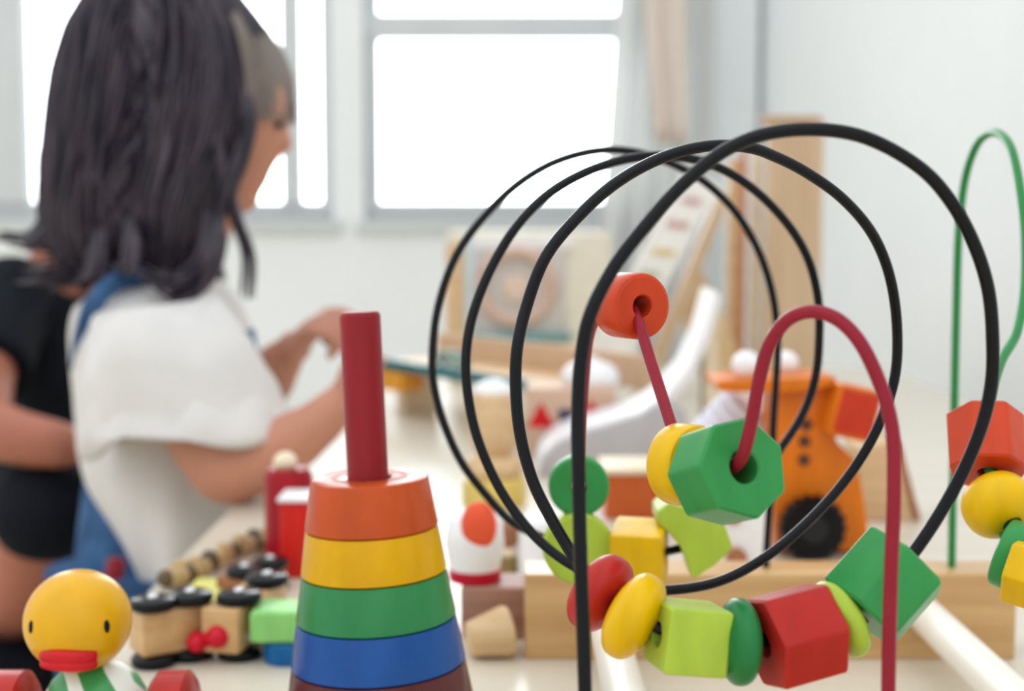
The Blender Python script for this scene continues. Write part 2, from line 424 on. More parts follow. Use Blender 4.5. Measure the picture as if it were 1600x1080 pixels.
GF = 'beads on the lowest front turn of the black wire'; GBk = 'beads on the rear turn of the black wire'; GR = 'beads on the red wire'; GG = 'beads on the green wire'
bead('disc', 'disc_bead', M_red, black_path, (937, 926, .447), 0.0136, .0078, 'red disc bead at the left end of the front bead row', GF, axis=(-.72, .48, .42))
bead('disc', 'disc_bead', M_yel, black_path, (988, 963, .434), 0.0145, .0078, 'yellow disc bead next to the red disc in the front row', GF, axis=(-.80, .28, .42))
bead('cube', 'cube_bead', M_lime, black_path, (1072, 995, .430), .0144, .0104, 'lime green cube bead in the front row', GF, roll=R(48), axis=(-.955, -.23, .14))
bead('disc', 'disc_bead', M_grnd, black_path, (1154, 1003, .430), .0136, .0062, 'dark green disc bead between lime cube and red prism bead', GF, axis=(-1, -.12, .03))
bead('oct', 'prism_bead', M_red, black_path, (1240, 993, .433), .0160, .0112, 'big red six-sided prism bead in the front row', GF, roll=R(6), axis=(-.90, -.38, -.24)) if False else \
    bead('hex', 'prism_bead', M_red, black_path, (1240, 993, .433), .0160, .0112, 'big red six-sided prism bead in the front row', GF, roll=R(13), axis=(-.94, -.30, -.16))
bead('disc', 'disc_bead', M_lime, black_path, (1311, 968, .437), .0132, .0055, 'lime green disc bead right of the red prism bead', GF, axis=(-.88, -.28, -.42))
bead('hex', 'prism_bead', M_grn, black_path, (1378, 916, .441), .0160, .0118, 'green six-sided bead at the right end of the front row', GF, roll=R(42), axis=(-.68, -.22, -.68))
bead('flat', 'round_bead', M_grn, red_path, (905, 757, .66), .0144, .006, 'green round bead behind the front black post, above the lime disc', GR, axis=(.0, -1, .03), hole=.003)
bead('flat', 'round_bead', M_redo, red_path, (985, 483, .517), .0122, .0085, 'orange-red round bead high on the red wire inside the loops', GR, axis=(.45, -.85, .02), hole=.0040)
bead('flat', 'round_bead', M_yel, red_path, (1070, 724, .463), .0137, .0060, 'yellow round bead behind the big green prism bead', GR, axis=(.62, -.78, .06))
bead('hept', 'prism_bead', M_grn, red_path, (1138, 737, .441), .0166, .0100, 'big green prism bead with a dark bore on the red wire', GR, roll=R(20), axis=(.42, -.86, .30), hole=.0052)
bead('flat', 'round_bead', M_lime, black_path, (903, 856, .655), .0168, .006, 'lime green round bead left of the yellow cube bead', GBk, axis=(.06, -.99, .04), hole=.003)
bead('cube', 'cube_bead', M_yel, black_path, (1000, 866, .654), .0195, .0122, 'yellow cube bead on the rear turn of the black wire', GBk, roll=R(53), axis=(1, -.22, .0)) 
wb0 = at(1088, 845, .648); q = MB()
wo = [(1028, 800), (1046, 786), (1090, 800), (1130, 812), (1146, 856), (1118, 884), (1082, 906), (1074, 880), (1062, 853), (1044, 832), (1028, 818)]
q.prism([(at(a, b, .648).x, at(a, b, .648).z) for a, b in wo], .648, .676, bev=.0012)
tag(make('waisted_bead', q, M_lime, origin=wb0, smooth=28), 'lime green waisted bead behind the big green prism bead', 'bead', GBk)
bead('hept', 'prism_bead', M_redo, green_path, (1541, 700, .565), .0158, .0128, 'orange-red prism bead on the green wire', GG, roll=R(12), axis=(.12, .62, .80))
bead('disc', 'disc_bead', M_yel, green_path, (1555, 786, .549), 0.0142, .0115, 'yellow round bead below the orange-red bead on the green wire', GG, axis=(.25, -.80, -.55))
bead('flat', 'round_bead', M_grn, green_path, (1580, 866, .535), .0136, .0050, 'green and white disc bead on the green wire at right edge', GG, axis=(.82, -.50, -.30))
bead('hex', 'prism_bead', M_yel, green_path, (1612, 896, .522), .0135, .0085, 'yellow six-sided bead cut by the right edge of the photo', GG, axis=(.82, -.54, -.18))

# ------------------------------------------------------------------ stacking tower
TX, TY = at(578, 757, .6).x, .60
lean = -R(2.1)
base_z = Z + .014
ax = Vector((math.sin(lean), 0, math.cos(lean)))
top_ring = at(577, 745, .6)                       # centre of the top ring's upper face
T0 = top_ring
st = thing('stacking_tower_stand', 'tall red peg rising from the rainbow stacking rings', 'stacking toy', (top_ring.x - ax.x * .12, TY, Z))
foot = top_ring - ax * ((top_ring.z - Z) / ax.z)
q = MB(); q.section([(.042, 0), (.044, .002), (.044, .011), (.042, .013)], n=64, M=Matrix.Translation((foot.x, TY, Z)), hole=.0); make('base', q, M_beech, st)
peg_top = at(562, 487, .6)
pk = spline([foot + Vector((0, 0, .012)), top_ring, peg_top], 6)
q = MB()
ln = (peg_top - foot).length; pa = (peg_top - foot).normalized()
q.section([(.0088, .012), (.0088, ln - .002), (.0083, ln - .0006), (.0075, ln)], n=40, M=frame_z(pa, foot)); make('peg', q, paint('crimson_paint', (136, 26, 34), .5, .35, .03), st)
# (height px of lower edge, half widths)
rows = [('orange', (186, 78, 34), 0.0, .0254, .0288, 94), ('yellow', (212, 160, 8), 0, .0288, .0315, 0), ('green', (50, 128, 76), 0, .0315, .0347, 0), ('blue', (30, 78, 146), 0, .0347, .0379, 0), ('brown', (88, 44, 44), 0, .0379, .0412, 0)]
rh = [.0217, .0197, .0201, .0200, .0205]
lab = {'orange': 'topmost orange wooden ring of the stacking tower', 'yellow': 'yellow wooden ring directly under the orange ring', 'green': 'green wooden ring between yellow and blue rings',
       'blue': 'blue wooden ring between green and brown rings', 'brown': 'dark brown wooden ring at the bottom edge of the photo'}
dist = 0.0
for (cn, rgb, _, r0, r1, _2), h in zip(rows, rh):
    lowc = T0 - pa * (dist + h)
    q = MB(); q.section([(r1 - .0006, .0003), (r1, .0008), (r0, h - .0010), (r0 - .0003, h - .0004), (r0 - .0010, h - .0001)], n=80, M=frame_z(pa, lowc), hole=.0094)
    o = make('stacking_ring', q, mat('ring_' + cn, rgb, .24, .2, .0, noise=.10, nscale=45, stretch=(1, 1, .5), bump=.15), origin=lowc, smooth=30)
    tag(o, lab[cn], 'stacking ring', 'rings of the stacking tower'); dist += h
rem = (T0 - pa * dist).z - (Z + .013)
print('tower remaining', rem)
if rem > .004:
    hh = rem - .0035; lowc = T0 - pa * (dist + hh + .0003); q = MB(); q.section([(.0445, 0), (.0450, .001), (.0422, hh - .001), (.0416, hh)], n=80, M=frame_z(pa, lowc), hole=.0094)
    tag(make('stacking_ring', q, mat('ring_dark', (70, 36, 40), .3, .2), origin=lowc), 'lowest wooden ring resting on the tower base', 'stacking ring', 'rings of the stacking tower')

# ------------------------------------------------------------------ duck toy
DY = .60
dh = at(122, 970, DY); dr = 84 / F * DY * 1.0
dk = thing('toy_duck', 'wooden toy duck with yellow ball head, red beak and green striped body', 'toy duck', (dh.x, DY, Z))
q = MB(); q.ell(dh, (dr, dr, dr * .97), nu=48, nv=28); make('head', q, mat('duck_yellow', (218, 164, 10), .3, .35, .0, noise=.1, nscale=30, bump=.1), dk, smooth=180)
fd = Vector((-.12, -.97, -.12)).normalized()
def face_pt(px, py, k=1.0):
    # point on the head sphere facing the viewer
    o = Vector((0, 0, CH)); t = at(px, py, DY) - o; t.normalize(); c = o - dh
    b = t.dot(c); dd = b * b - c.length_squared + (dr * k) ** 2
    return o + t * (-b - math.sqrt(max(dd, 0)))
for (ex, ey) in ((48, 980), (167, 979)):
    p = face_pt(ex, ey); q = MB(); nr = (p - dh).normalized(); X = nr.to_track_quat('Z', 'Y').to_matrix()
    q.ell(p, (.0014, .0028, .0007), M=X, nu=20, nv=10); make('eye', q, M_black, dk, smooth=180)
bk = [face_pt(68, 1029, .98), face_pt(90, 1030, .98), face_pt(110, 1031, .98), face_pt(132, 1031, .98), face_pt(152, 1028, .98)]
q = MB()
for dz, ro in ((.0018, .0034), (-.0018, .0030)):
    bp = spline([p + Vector((0, -.0015, dz)) for p in bk], 6); nn = len(bp) - 1
    q.tube(bp, [ro * (.6 + .4 * math.sin(math.pi * (i / nn)) ** .5) for i in range(nn + 1)], 16)
make('beak', q, paint('beak_red', (196, 26, 36), .25, .5, .4), dk, smooth=60)
wv = bpy.data.materials.new('green_white_stripes'); wv.use_nodes = True; n = wv.node_tree; pb = n.nodes['Principled BSDF']; pb.inputs['Roughness'].default_value = .35
t = n.nodes.new('ShaderNodeTexCoord'); mp = n.nodes.new('ShaderNodeMapping'); mp.inputs['Rotation'].default_value = (R(20), R(38), 0)
wn = n.nodes.new('ShaderNodeTexWave'); wn.inputs['Scale'].default_value = 20; wn.inputs['Distortion'].default_value = 2.5; wn.inputs['Detail Scale'].default_value = .6
rp = n.nodes.new('ShaderNodeValToRGB'); rp.color_ramp.elements[0].position = .66; rp.color_ramp.elements[1].position = .74
rp.color_ramp.elements[0].color = (s2l(58), s2l(150), s2l(84), 1); rp.color_ramp.elements[1].color = (.80, .86, .80, 1)
n.links.new(t.outputs['Object'], mp.inputs[0]); n.links.new(mp.outputs[0], wn.inputs[0]); n.links.new(wn.outputs['Fac'], rp.inputs[0]); n.links.new(rp.outputs[0], pb.inputs['Base Color'])
q = MB(); nb = at(140, 1045, DY).z
q.section([(.004, nb - Z + .003), (.012, nb - Z), (.0185, nb - Z - .006), (.0235, nb - Z - .015), (.0255, .018), (.0240, .012), (.012, .010)][::-1], n=56, M=Matrix.Translation((dh.x + .0055, DY + .004, Z))); make('body', q, wv, dk, smooth=60)
q = MB(); q.tube([(dh.x - .045, DY, Z + .0225), (dh.x + .05, DY, Z + .0225)], .003, 14); make('axle', q, M_beech, dk)
for x0, x1 in ((-160, 44), (238, 300)):
    a_, b_ = at(x0, 1065, DY).x, at(x1, 1065, DY).x
    if x0 < 0: a_ = b_ - .017
    q = MB(); q.section([(.019, 0), (.0222, .0025), (.0222, b_ - a_ - .0025), (.019, b_ - a_)], n=48, M=frame_z((1, 0, 0), (a_, DY, Z + .0223))); make('wheel', q, M_red, dk, smooth=50)

# ------------------------------------------------------------------ wooden train cars lying on their sides
def side_car(p0, p1, Yd, label, wheel_r=.0125, col=M_beech, H=.031):
    """body between two table points; wheels are flat discs above and below"""
    a, b = Vector(p0), Vector(p1); d = (b - a); ln = d.length; d.normalize(); nrm = Vector((-d.y, d.x, 0))
    M = Matrix(((d.x, nrm.x, 0, a.x), (d.y, nrm.y, 0, a.y), (0, 0, 1, Z), (0, 0, 0, 1)))
    t = thing('train_car', label, 'toy train car', a.lerp(b, .5) * 1.0 + Vector((0, 0, 0)), 'wooden train cars lying on their sides')
    q = MB(); q.box((0, -.002, .006), (ln, .020, H), M=M, bev=.002); make('car_body', q, col, t)
    for zz, hh in ((.0, .006), (H, H + .006)):
        for u in (.22, .78):
            for v in (-.001,):
                c = M @ Vector((ln * u, .004, 0)); q = MB()
                q.section([(wheel_r - .0015, 0), (wheel_r, .0015), (wheel_r, .0045), (wheel_r - .0015, .006)], n=36, M=Matrix.Translation((c.x, c.y, Z + zz))); wh = make('wheel', q, M_black, t, smooth=50)
                if zz > 0:
                    q = MB(); q.ell((c.x, c.y, Z + zz + .0065), (.0032, .0032, .0022), nu=16, nv=8); make('hub', q, mat('steel', (210, 212, 216), .2, .5, metal=.8), wh, smooth=180)
    return t
g0 = on_table(222, 1046); g1 = on_table(326, 1026)
car1 = side_car(g0, g1, 0, 'beech train car on its side nearest the duck, with a red coupling')
g2 = on_table(350, 1050); g3 = on_table(404, 1000)
side_car(g2 + Vector((.004, .01, 0)), g3 + Vector((.012, .02, 0)), 0, 'beech train car on its side beside the light green block')
g4 = on_table(374, 940); g5 = on_table(446, 915)
side_car(g4, g5, 0, 'dark beech train car on its side behind the others', wheel_r=.012, H=.014, col=wood('brown_wood', (158, 104, 72), (140, 88, 60)))
q = MB(); ca, cb_ = at(309, 1002, .753), at(341, 994, .751); mc = paint('coupling_red', (196, 22, 44))
q.tube([ca, cb_], .0042, 16); q.ell(ca, (.006, .009, .006)); q.ell(cb_, (.0065, .009, .0065)); make('coupling', q, mc, car1, smooth=60)['label'] = 'red coupling'

# light green block on a blue block
p = on_table(428, 1042)
q = MB(); q.section([(.0125, 0), (.0135, .001), (.0135, .011), (.0125, .012)], n=40, M=Matrix.Translation((p.x + .006, p.y + .012, Z))); tag(make('blue_disc', q, paint('blue_paint', (18, 98, 160))), 'round blue block under the light green block, left of the tower', 'toy block')
q = MB(); a_, b_ = at(389, 980, p.y), at(468, 980, p.y); q.box((a_.x, p.y, Z + .0125), (b_.x, p.y + .03, Z + .030), bev=.003)
tag(make('green_block', q, paint('pale_green_paint', (140, 206, 120))), 'light green block left of the blue stacking ring', 'toy block')

# bead chain and pale yellow slab
ch = thing('bead_chain', 'string of small gold-brown wooden beads lying on the table beside the child', 'bead chain', on_table(340, 900))
cpts = [on_table(262 + 176 * t, 922 - 66 * t + 6 * math.sin(t * 7)) for t in [i / 15 for i in range(16)]]
for i, c in enumerate(cpts):
    for s_, m_ in ((0, 'gold_bead'), (1, 'dark_bead')):
        q = MB(); off = Vector((.002 * (s_ - .5), .010 * s_, .0075 + .004 * s_ * (i % 2)))
        q.ell(c + off, (.0062, .0055, .0062), nu=16, nv=10)
        make('bead', q, mat(m_, (176, 146, 96) if (i + s_) % 2 else (96, 74, 46), .4) if False else (mat('gold_bead', (178, 150, 104), .45) if (i + s_) % 3 else mat('dark_bead', (88, 70, 44), .5)), ch, smooth=180)
a_ = on_table(280, 948); q = MB(); q.box((a_.x, a_.y, Z), (a_.x + .042, a_.y + .05, Z + .006), bev=.002)
tag(make('yellow_slab', q, paint('lemon_paint', (226, 224, 130))), 'pale lemon yellow slab on the table behind the nearest train car', 'toy block')

# red locomotive behind the tower
lo = thing('toy_locomotive', 'red wooden toy engine with a cream knob, half behind the stacking tower', 'toy train engine', on_table(450, 905))
ly = .97
q = MB(); c = at(447, 900, ly); rr = 39 / F * ly
q.section([(rr, 0), (rr, at(447, 750, ly).z - Z - .0), (rr * .8, at(447, 738, ly).z - Z)], n=40, M=Matrix.Translation((c.x, ly + rr, Z))); make('boiler', q, paint('engine_red', (150, 12, 28)), lo, smooth=50)
q = MB(); c2 = at(446, 722, ly + rr); q.tube([at(446, 742, ly + rr), at(446, 730, ly + rr)], .004, 14); q.ell(c2, (.0085, .0085, .0075)); make('knob', q, M_pale, lo, smooth=180)
q = MB(); a_ = at(441, 790, ly - .02); b_ = at(492, 790, ly - .02); q.box((a_.x, ly - .035, Z), (b_.x, ly - .002, at(441, 783, ly - .03).z), bev=.003); make('cab', q, paint('cab_red', (206, 40, 34)), lo)
q = MB(); q.box((a_.x - .001, ly - .036, at(441, 783, ly - .03).z), (b_.x + .001, ly - .001, at(441, 783, ly - .03).z + .003), bev=.001); make('cab_roof', q, M_white, lo)

# ------------------------------------------------------------------ middle-distance toys
# brown block, cup on it
q = MB(); p = on_table(720, 1000); bx = at(822, 1000, p.y).x; q.box((p.x, p.y, Z), (bx, p.y + .035, at(720, 918, p.y).z), bev=.0025)
tag(make('brown_block', q, wood('mauve_brown_wood', (168, 128, 112), (150, 110, 96))), 'dull brown block left of the bead maze bar', 'toy block')
bt = at(720, 918, p.y).z
cu = thing('toy_cup', 'white tapered toy cup with a red rim band on the brown block', 'toy cup', (at(742, 915, p.y).x, p.y + .017, bt))
ccx = at(742, 915, p.y + .017).x; hcup = at(742, 800, p.y + .017).z - bt
q = MB(); q.section([(.0145, .0035), (.0148, .008), (.0175, hcup * .55), (.016, hcup * .9), (.011, hcup)], n=44, M=Matrix.Translation((ccx, p.y + .017, bt))); make('cup_body', q, M_white, cu, smooth=70)
q = MB(); q.section([(.0140, 0), (.0152, .0006), (.0156, .0065), (.0148, .0072)], n=44, M=Matrix.Translation((ccx, p.y + .017, bt))); make('rim_band', q, paint('band_red', (186, 16, 44)), cu, smooth=50)
q = MB(); cc = at(748, 822, p.y + .004); q.ell(cc, (.0105, .006, .0145)); make('orange_patch', q, paint('coral_paint', (232, 92, 60)), cu, smooth=180)
# lying wooden cone piece
q = MB(); a_ = on_table(728, 1040); q.section([(.0085, 0), (.0095, .001), (.0145, .021), (.0140, .0235), (.010, .0245)], n=36, M=frame_z((.93, .28, .12), (a_.x + .001, a_.y + .012, Z + .0108)))
tag(make('wooden_cone_piece', q, M_beech_l), 'natural wood truncated cone lying on its side right of the tower', 'toy block')
# peg doll
pd = thing('peg_doll', 'wooden peg doll with egg-shaped head on a yellow base, seen through the black wires', 'peg doll', on_table(772, 785))
P = on_table(772, 785); k = P.y / F
def zh(py): return at(772, py, P.y).z - Z
MT = Matrix.Translation((P.x, P.y, Z))
q = MB(); q.section([(50 * k, 0), (52 * k, .003), (50 * k, zh(748)), (44 * k, zh(744))], n=40, M=MT); make('base', q, paint('straw_paint', (222, 200, 112)), pd, smooth=50)
q = MB(); q.section([(40 * k, zh(745)), (47 * k, zh(735)), (44 * k, zh(718)), (26 * k, zh(708))], n=40, M=MT); make('body', q, M_beech_l, pd, smooth=70)
q = MB(); q.section([(20 * k, zh(714)), (33 * k, zh(700)), (39 * k, zh(670)), (40 * k, zh(640)), (34 * k, zh(612)), (26 * k, zh(602)), (12 * k, zh(597))], n=40, M=MT); make('head', q, M_beech_l, pd, smooth=80)
q = MB(); q.section([(34.5 * k, zh(614)), (32 * k, zh(606)), (24 * k, zh(598)), (8 * k, zh(593))], n=40, M=MT); make('cap', q, M_white, pd, smooth=80)  # white shell stands in for the highlight on the head's top
# small brown figure and white block behind the maze bar
P = on_table(795, 906); k = P.y / F
fg = thing('wooden_figure', 'small brown wooden figure with a cream bead waist behind the wires', 'toy figure', P)
MT = Matrix.Translation((P.x, P.y, Z))
def zh(py): return at(795, py, P.y).z - Z
q = MB(); q.section([(16 * k, 0), (14 * k, zh(872)), (9 * k, zh(868))], n=28, M=MT); make('body', q, wood('olive_wood', (138, 116, 62), (120, 100, 50)), fg, smooth=50)
q = MB(); q.ell((P.x, P.y, Z + zh(862)), (12 * k,) * 3); make('waist', q, M_pale, fg, smooth=180)
q = MB(); q.section([(9 * k, zh(854)), (15 * k, zh(846)), (15 * k, zh(825)), (7 * k, zh(815))], n=28, M=MT); make('head', q, wood('brown_wood', (158, 104, 72), (140, 88, 60)), fg, smooth=60)
P = on_table(840, 912); q = MB(); q.section([(.0155, 0), (.0172, .001), (.0172, .032), (.0150, .040), (.0105, .044)], pts=rpoly(8, 1.0, .2), M=Matrix.Translation((P.x + .002, P.y + .012, Z)))
tag(make('white_block', q, M_white, smooth=30), 'white faceted block behind the left end of the maze bar', 'toy block')
# terracotta box with cream lid
P = on_table(945, 812); x1 = at(1052, 812, P.y).x; zt = at(945, 742, P.y).z
tbx = thing('terracotta_box', 'terracotta box with a cream lid behind the yellow cube bead', 'toy box', ((P.x + x1) / 2, P.y + .03, Z))
q = MB(); q.box((P.x, P.y, Z), (x1, P.y + .06, zt), bev=.002); make('box_body', q, paint('terracotta_paint', (190, 92, 44)), tbx)
q = MB(); q.box((P.x - .002, P.y - .002, zt), (x1 + .002, P.y + .062, zt + .005), bev=.0015); make('lid', q, M_pale, tbx)
# white toy with brown discs, right of lime bead
P = on_table(1160, 897); x0 = at(1122, 890, P.y).x; x1 = at(1206, 890, P.y).x; zt = at(1160, 778, P.y).z
wt = thing('white_wheeled_toy', 'white toy with small brown discs between lime bead and black wheel', 'toy cart', ((x0 + x1) / 2, P.y + .02, Z))
q = MB(); q.box((x0, P.y, Z + .003), (x1, P.y + .03, zt), bev=.006); make('cart_body', q, M_white, wt)
for (px, py, r_) in ((1150, 872, 17), (1146, 808, 11)):
    c = at(px, py, P.y - .001); q = MB(); q.section([(r_ * P.y / F * .9, -.002), (r_ * P.y / F, 0), (r_ * P.y / F, .003)], n=28, M=frame_z((0, -1, 0), c)); make('brown_disc', q, wood('brown_disc_wood', (176, 118, 84), (160, 100, 70)), wt, smooth=50)

# orange robot-like pull toy
OY = 1.0; k = OY / F
M_or = paint('orange_paint', (216, 116, 26)); M_ord = paint('dark_orange_paint', (200, 84, 26))
rt = thing('orange_pull_toy', 'tall orange wooden pull toy with black wheels and a tilted red cube head', 'pull toy', on_table(1275, 880))
def O(px, py): v = at(px, py, OY); return (v.x, v.z)
q = MB(); q.prism([O(1206, 600), O(1302, 598), O(1300, 640), O(1308, 690), O(1340, 722), O(1352, 790), O(1362, 862), O(1212, 862), O(1208, 740)], OY, OY + .045, bev=.002); make('body_panel', q, M_or, rt)
q = MB(); q.prism([O(1118, 592), O(1300, 586), O(1302, 600), O(1232, 611), O(1124, 610), O(1116, 602)], OY - .012, OY + .05, bev=.0015); make('top_plate', q, M_or, rt)
for (px, py) in ((1260, 664), (1257, 690), (1256, 719)):
    c = at(px, py, OY); q = MB(); q.section([(.0042, -.001), (.0046, 0), (.0042, .0006)], n=20, M=frame_z((0, -1, 0), c)); make('dot', q, mat('dark_brown', (84, 44, 24), .6), rt)
c = at(1330, 643, OY - .01); M = Matrix.Translation(c) @ Matrix.Rotation(R(13), 4, 'Y') @ Matrix.Rotation(R(4), 4, 'Z')
q = MB(); q.box((-.0155, -.012, -.0185), (.0155, .02, .0185), M=M, bev=.002); hd = make('cube_head', q, M_or, rt)
q = MB(); q.box((-.0135, -.0132, -.0155), (.0140, -.0118, .0160), M=M, bev=.0005); make('red_face', q, paint('face_red', (196, 56, 30)), hd)
for (px, dy) in ((1272, -.016), (1296, .050)):
    c = at(px, 828, OY + dy); rr = .0
    rad = (c.z - Z); q = MB(); q.section([(rad * .93, 0), (rad, .002), (rad, .010), (rad * .93, .012)], n=48, M=frame_z((0, 1, 0), c)); wh = make('wheel', q, M_black, rt, smooth=50)
    q = MB()
    for i in range(18):
        a = 2 * math.pi * i / 18; cc = Vector((c.x + math.cos(a) * rad * .99, c.y + .006, c.z + math.sin(a) * rad * .99))
        if cc.z - .002 > Z: q.ell(cc, (.0022, .006, .0022), nu=10, nv=6)
    make('tread', q, M_black, wh)
    q = MB(); q.section([(rad * .42, -.002), (rad * .45, 0), (rad * .4, .001)], n=30, M=frame_z((0, 1, 0), c)); make('hub', q, mat('charcoal', (30, 31, 34), .5, .3), wh)
q = MB(); q.tube([at(1276, 828, OY - .012), at(1290, 828, OY + .058)], .003, 12); make('axle', q, M_beech, rt)
# balls on the top plate
for (px, py, r_, lb) in ((1166, 576, 23, 'left white wooden ball on the orange top plate'), (1228, 568, 20, 'white wooden ball behind the red wire on the orange plate')):
    yy = OY + (.008 if px < 1200 else .03); k2 = yy / F; c = at(px, py, yy); zt = at(px, 592, OY + .01).z; rr = r_ * k2
    q = MB(); q.ell((c.x, c.y, max(c.z, zt + rr * .96)), (rr,) * 3, nu=36, nv=22); tag(make('white_ball', q, M_white, smooth=180), lb, 'ball', 'white balls on the orange toy')
# white ribbed roller slanting under the plate
rl = thing('ribbed_roller', 'white ribbed roller slanting down left of the orange toy', 'toy roller', on_table(1110, 850))
a_, b_ = at(1178, 622, OY + .06), at(1068, 742, OY + .10); dd = (b_ - a_); n_ = 9
q = MB(); q.tube([a_, b_], .017, 32); make('core', q, M_white, rl, smooth=50)
for i in range(n_):
    c = a_ + dd * ((i + .5) / n_); q = MB(); q.section([(.0195, -.0028), (.0215, -.001), (.0215, .001), (.0195, .0028)], n=36, M=frame_z(dd, c)); make('rib', q, mat('lilac_white', (222, 222, 234), .35), rl, smooth=60)
q = MB(); q.tube([a_.lerp(b_, .5), Vector((a_.lerp(b_, .5).x, a_.y + .02, Z))], .005, 14); make('support', q, M_pale, rl)
# leaning wedge right of toy
q = MB(); WY = 1.12
def O2(px, py): v = at(px, py, WY); return (v.x, max(v.z, Z))
q.prism([O2(1340, 700), O2(1400, 690), O2(1432, 815), O2(1432, 860), O2(1350, 860)], WY, WY + .05, bev=.002)
wd = thing('wooden_wedge', 'pale wooden wedge standing behind the orange pull toy', 'toy block', (at(1390, 820, WY).x, WY, Z))
make('wedge_body', q, M_beech_l, wd)
q = MB(); q.prism([O2(1398, 690), O2(1406, 690), O2(1438, 812), O2(1430, 820)], WY - .003, WY + .053, bev=.001); make('brown_edge', q, wood('brown_disc_wood', (176, 118, 84), (160, 100, 70)), wd)

# ------------------------------------------------------------------ far toys
# white slide
SY = 1.32
sl = thing('toy_slide', 'grey-white curved plastic slide rising behind the green and yellow beads', 'toy slide', (at(970, 730, SY).x, SY + .05, Z))
prof = [(838, 742, 0), (846, 712, 0), (870, 688, 0), (905, 672, 0), (950, 660, .0), (1000, 644, 0), (1040, 618, 0), (1075, 575, 0), (1100, 520, 0), (1118, 455, 0)]
top = [(at(a, b, SY).x, at(a, b, SY).z) for a, b, _ in prof]
th = .004
outl = top + [(x + .006, z - .006) for x, z in top[::-1]]
q = MB(); q.prism(outl, SY + .002, SY + .098); make('chute', q, M_white, sl, smooth=50)
body = [(at(a, b, SY).x, at(a, b, SY).z) for a, b in ((840, 745), (848, 715), (872, 692), (906, 677), (950, 665), (1000, 649), (1040, 623), (1070, 640), (1090, 745))]
body = [(x, max(z, Z)) for x, z in body]
for yy in (SY - .004, SY + .098):
    q = MB(); q.prism(body, yy, yy + .006, bev=.001); make('side_panel', q, mat('grey_plastic', (182, 180, 183), .45), sl)
q = MB()
side2 = [(at(a, b, SY).x, max(at(a, b, SY).z, Z)) for a, b in ((1118, 455), (1130, 460), (1130, 745), (1108, 745), (1108, 520))]
q.prism(side2, SY + .03, SY + .07); make('support_post', q, M_pale, sl)

# wooden marble tower: wide panel, narrow posts, leaning printed board
WY = 1.95
tw = thing('wooden_toy_tower', 'tall pale wooden toy tower with a leaning printed board against the corner', 'toy tower', (at(1180, 600, WY).x, WY, Z))
def bx(px0, px1, py0, py1, Y0, d, m, name, bev=.002):
    a_ = at(px0, py1, Y0); b_ = at(px1, py0, Y0); q = MB(); q.box((a_.x, Y0, max(a_.z, Z)), (b_.x, Y0 + d, b_.z), bev=bev); return make(name, q, m, tw)
M_tan = wood('tan_plywood', (208, 180, 148), (196, 166, 132), .55, (3, 3, .3), 14)
bx(1193, 1288, 184, 640, WY, .018, M_tan, 'wide_panel')
bx(1191, 1281, 181, 190, WY - .003, .02, wood('tan_edge', (196, 158, 116), (180, 140, 100)), 'panel_edge', .001)
bx(1134, 1162, 248, 640, WY + .05, .02, M_beech_l, 'narrow_panel')
bx(1153, 1168, 232, 640, WY + .03, .012, wood('reddish_edge', (196, 132, 96), (182, 118, 84)), 'brown_post')
bx(1170, 1192, 236, 640, WY + .06, .012, M_pale, 'pale_post')
def plank(pts, Y0, d, m, name):
    q = MB(); q.prism([(at(a, b, Y0).x, max(at(a, b, Y0).z, Z)) for a, b in pts], Y0, Y0 + d, bev=.001); return make(name, q, m, tw)
plank([(1126, 300), (1142, 306), (1062, 500), (1040, 560), (1012, 640), (990, 640)], 1.9, .03, M_tan, 'leaning_plank')
plank([(1085, 398), (1150, 540), (1150, 640), (1105, 640), (1060, 480)], 1.93, .02, M_beech_l, 'tan_brace')
plank([(1072, 262), (1128, 290), (1010, 500), (968, 640), (900, 640), (925, 540)], 1.86, .012, mat('ivory_board', (236, 234, 228), .5), 'printed_board')
for (x, y, w_, rgb) in ((1082, 314, 30, (206, 160, 158)), (1060, 351, 34, (204, 146, 132)), (1038, 394, 36, (226, 196, 112)), (1016, 428, 32, (186, 190, 152)), (992, 470, 30, (170, 190, 180))):
    M = Matrix.Translation(at(x, y, 1.858)) @ Matrix.Rotation(R(6), 4, 'Y')
    q = MB(); h = w_ * 1.86 / F / 2
    for s_ in range(4): q.box((-h + s_ * h * .5, -.001, -.0035), (-h + s_ * h * .5 + h * .38, .002, .0035 + .001 * (s_ % 2)), M=M)
    make('printed_mark', q, mat('mark%d' % y, rgb, .6), tw)
# toy cooker / framed cabinet
CY = 2.1
ck = thing('toy_cabinet', 'cream toy cabinet with a grey panel, round ring and teal ledge under the window', 'toy cabinet', (at(825, 590, CY).x, CY, Z))
def cb(px0, px1, py0, py1, Y0, d, m, name, bev=.003):
    a_ = at(px0, py1, Y0); b_ = at(px1, py0, Y0); q = MB(); q.box((a_.x, Y0, max(a_.z, Z)), (b_.x, Y0 + d, b_.z), bev=bev); return make(name, q, m, ck)
M_cr = mat('cream_lacquer', (230, 224, 206), .5)
cb(700, 955, 362, 610, CY, .16, M_cr, 'cabinet_body', .006)
cb(697, 722, 380, 520, CY - .006, .02, wood('honey_wood', (226, 192, 150), (214, 178, 134)), 'side_strip')
cb(728, 896, 372, 390, CY - .006, .02, M_white, 'top_rail')
cb(728, 742, 372, 524, CY - .007, .02, mat('ice_blue', (206, 220, 226), .5), 'blue_stile')
cb(742, 886, 388, 522, CY - .004, .012, mat('grey_panel', (206, 200, 194), .5), 'door')
c = at(806, 448, CY - .007)
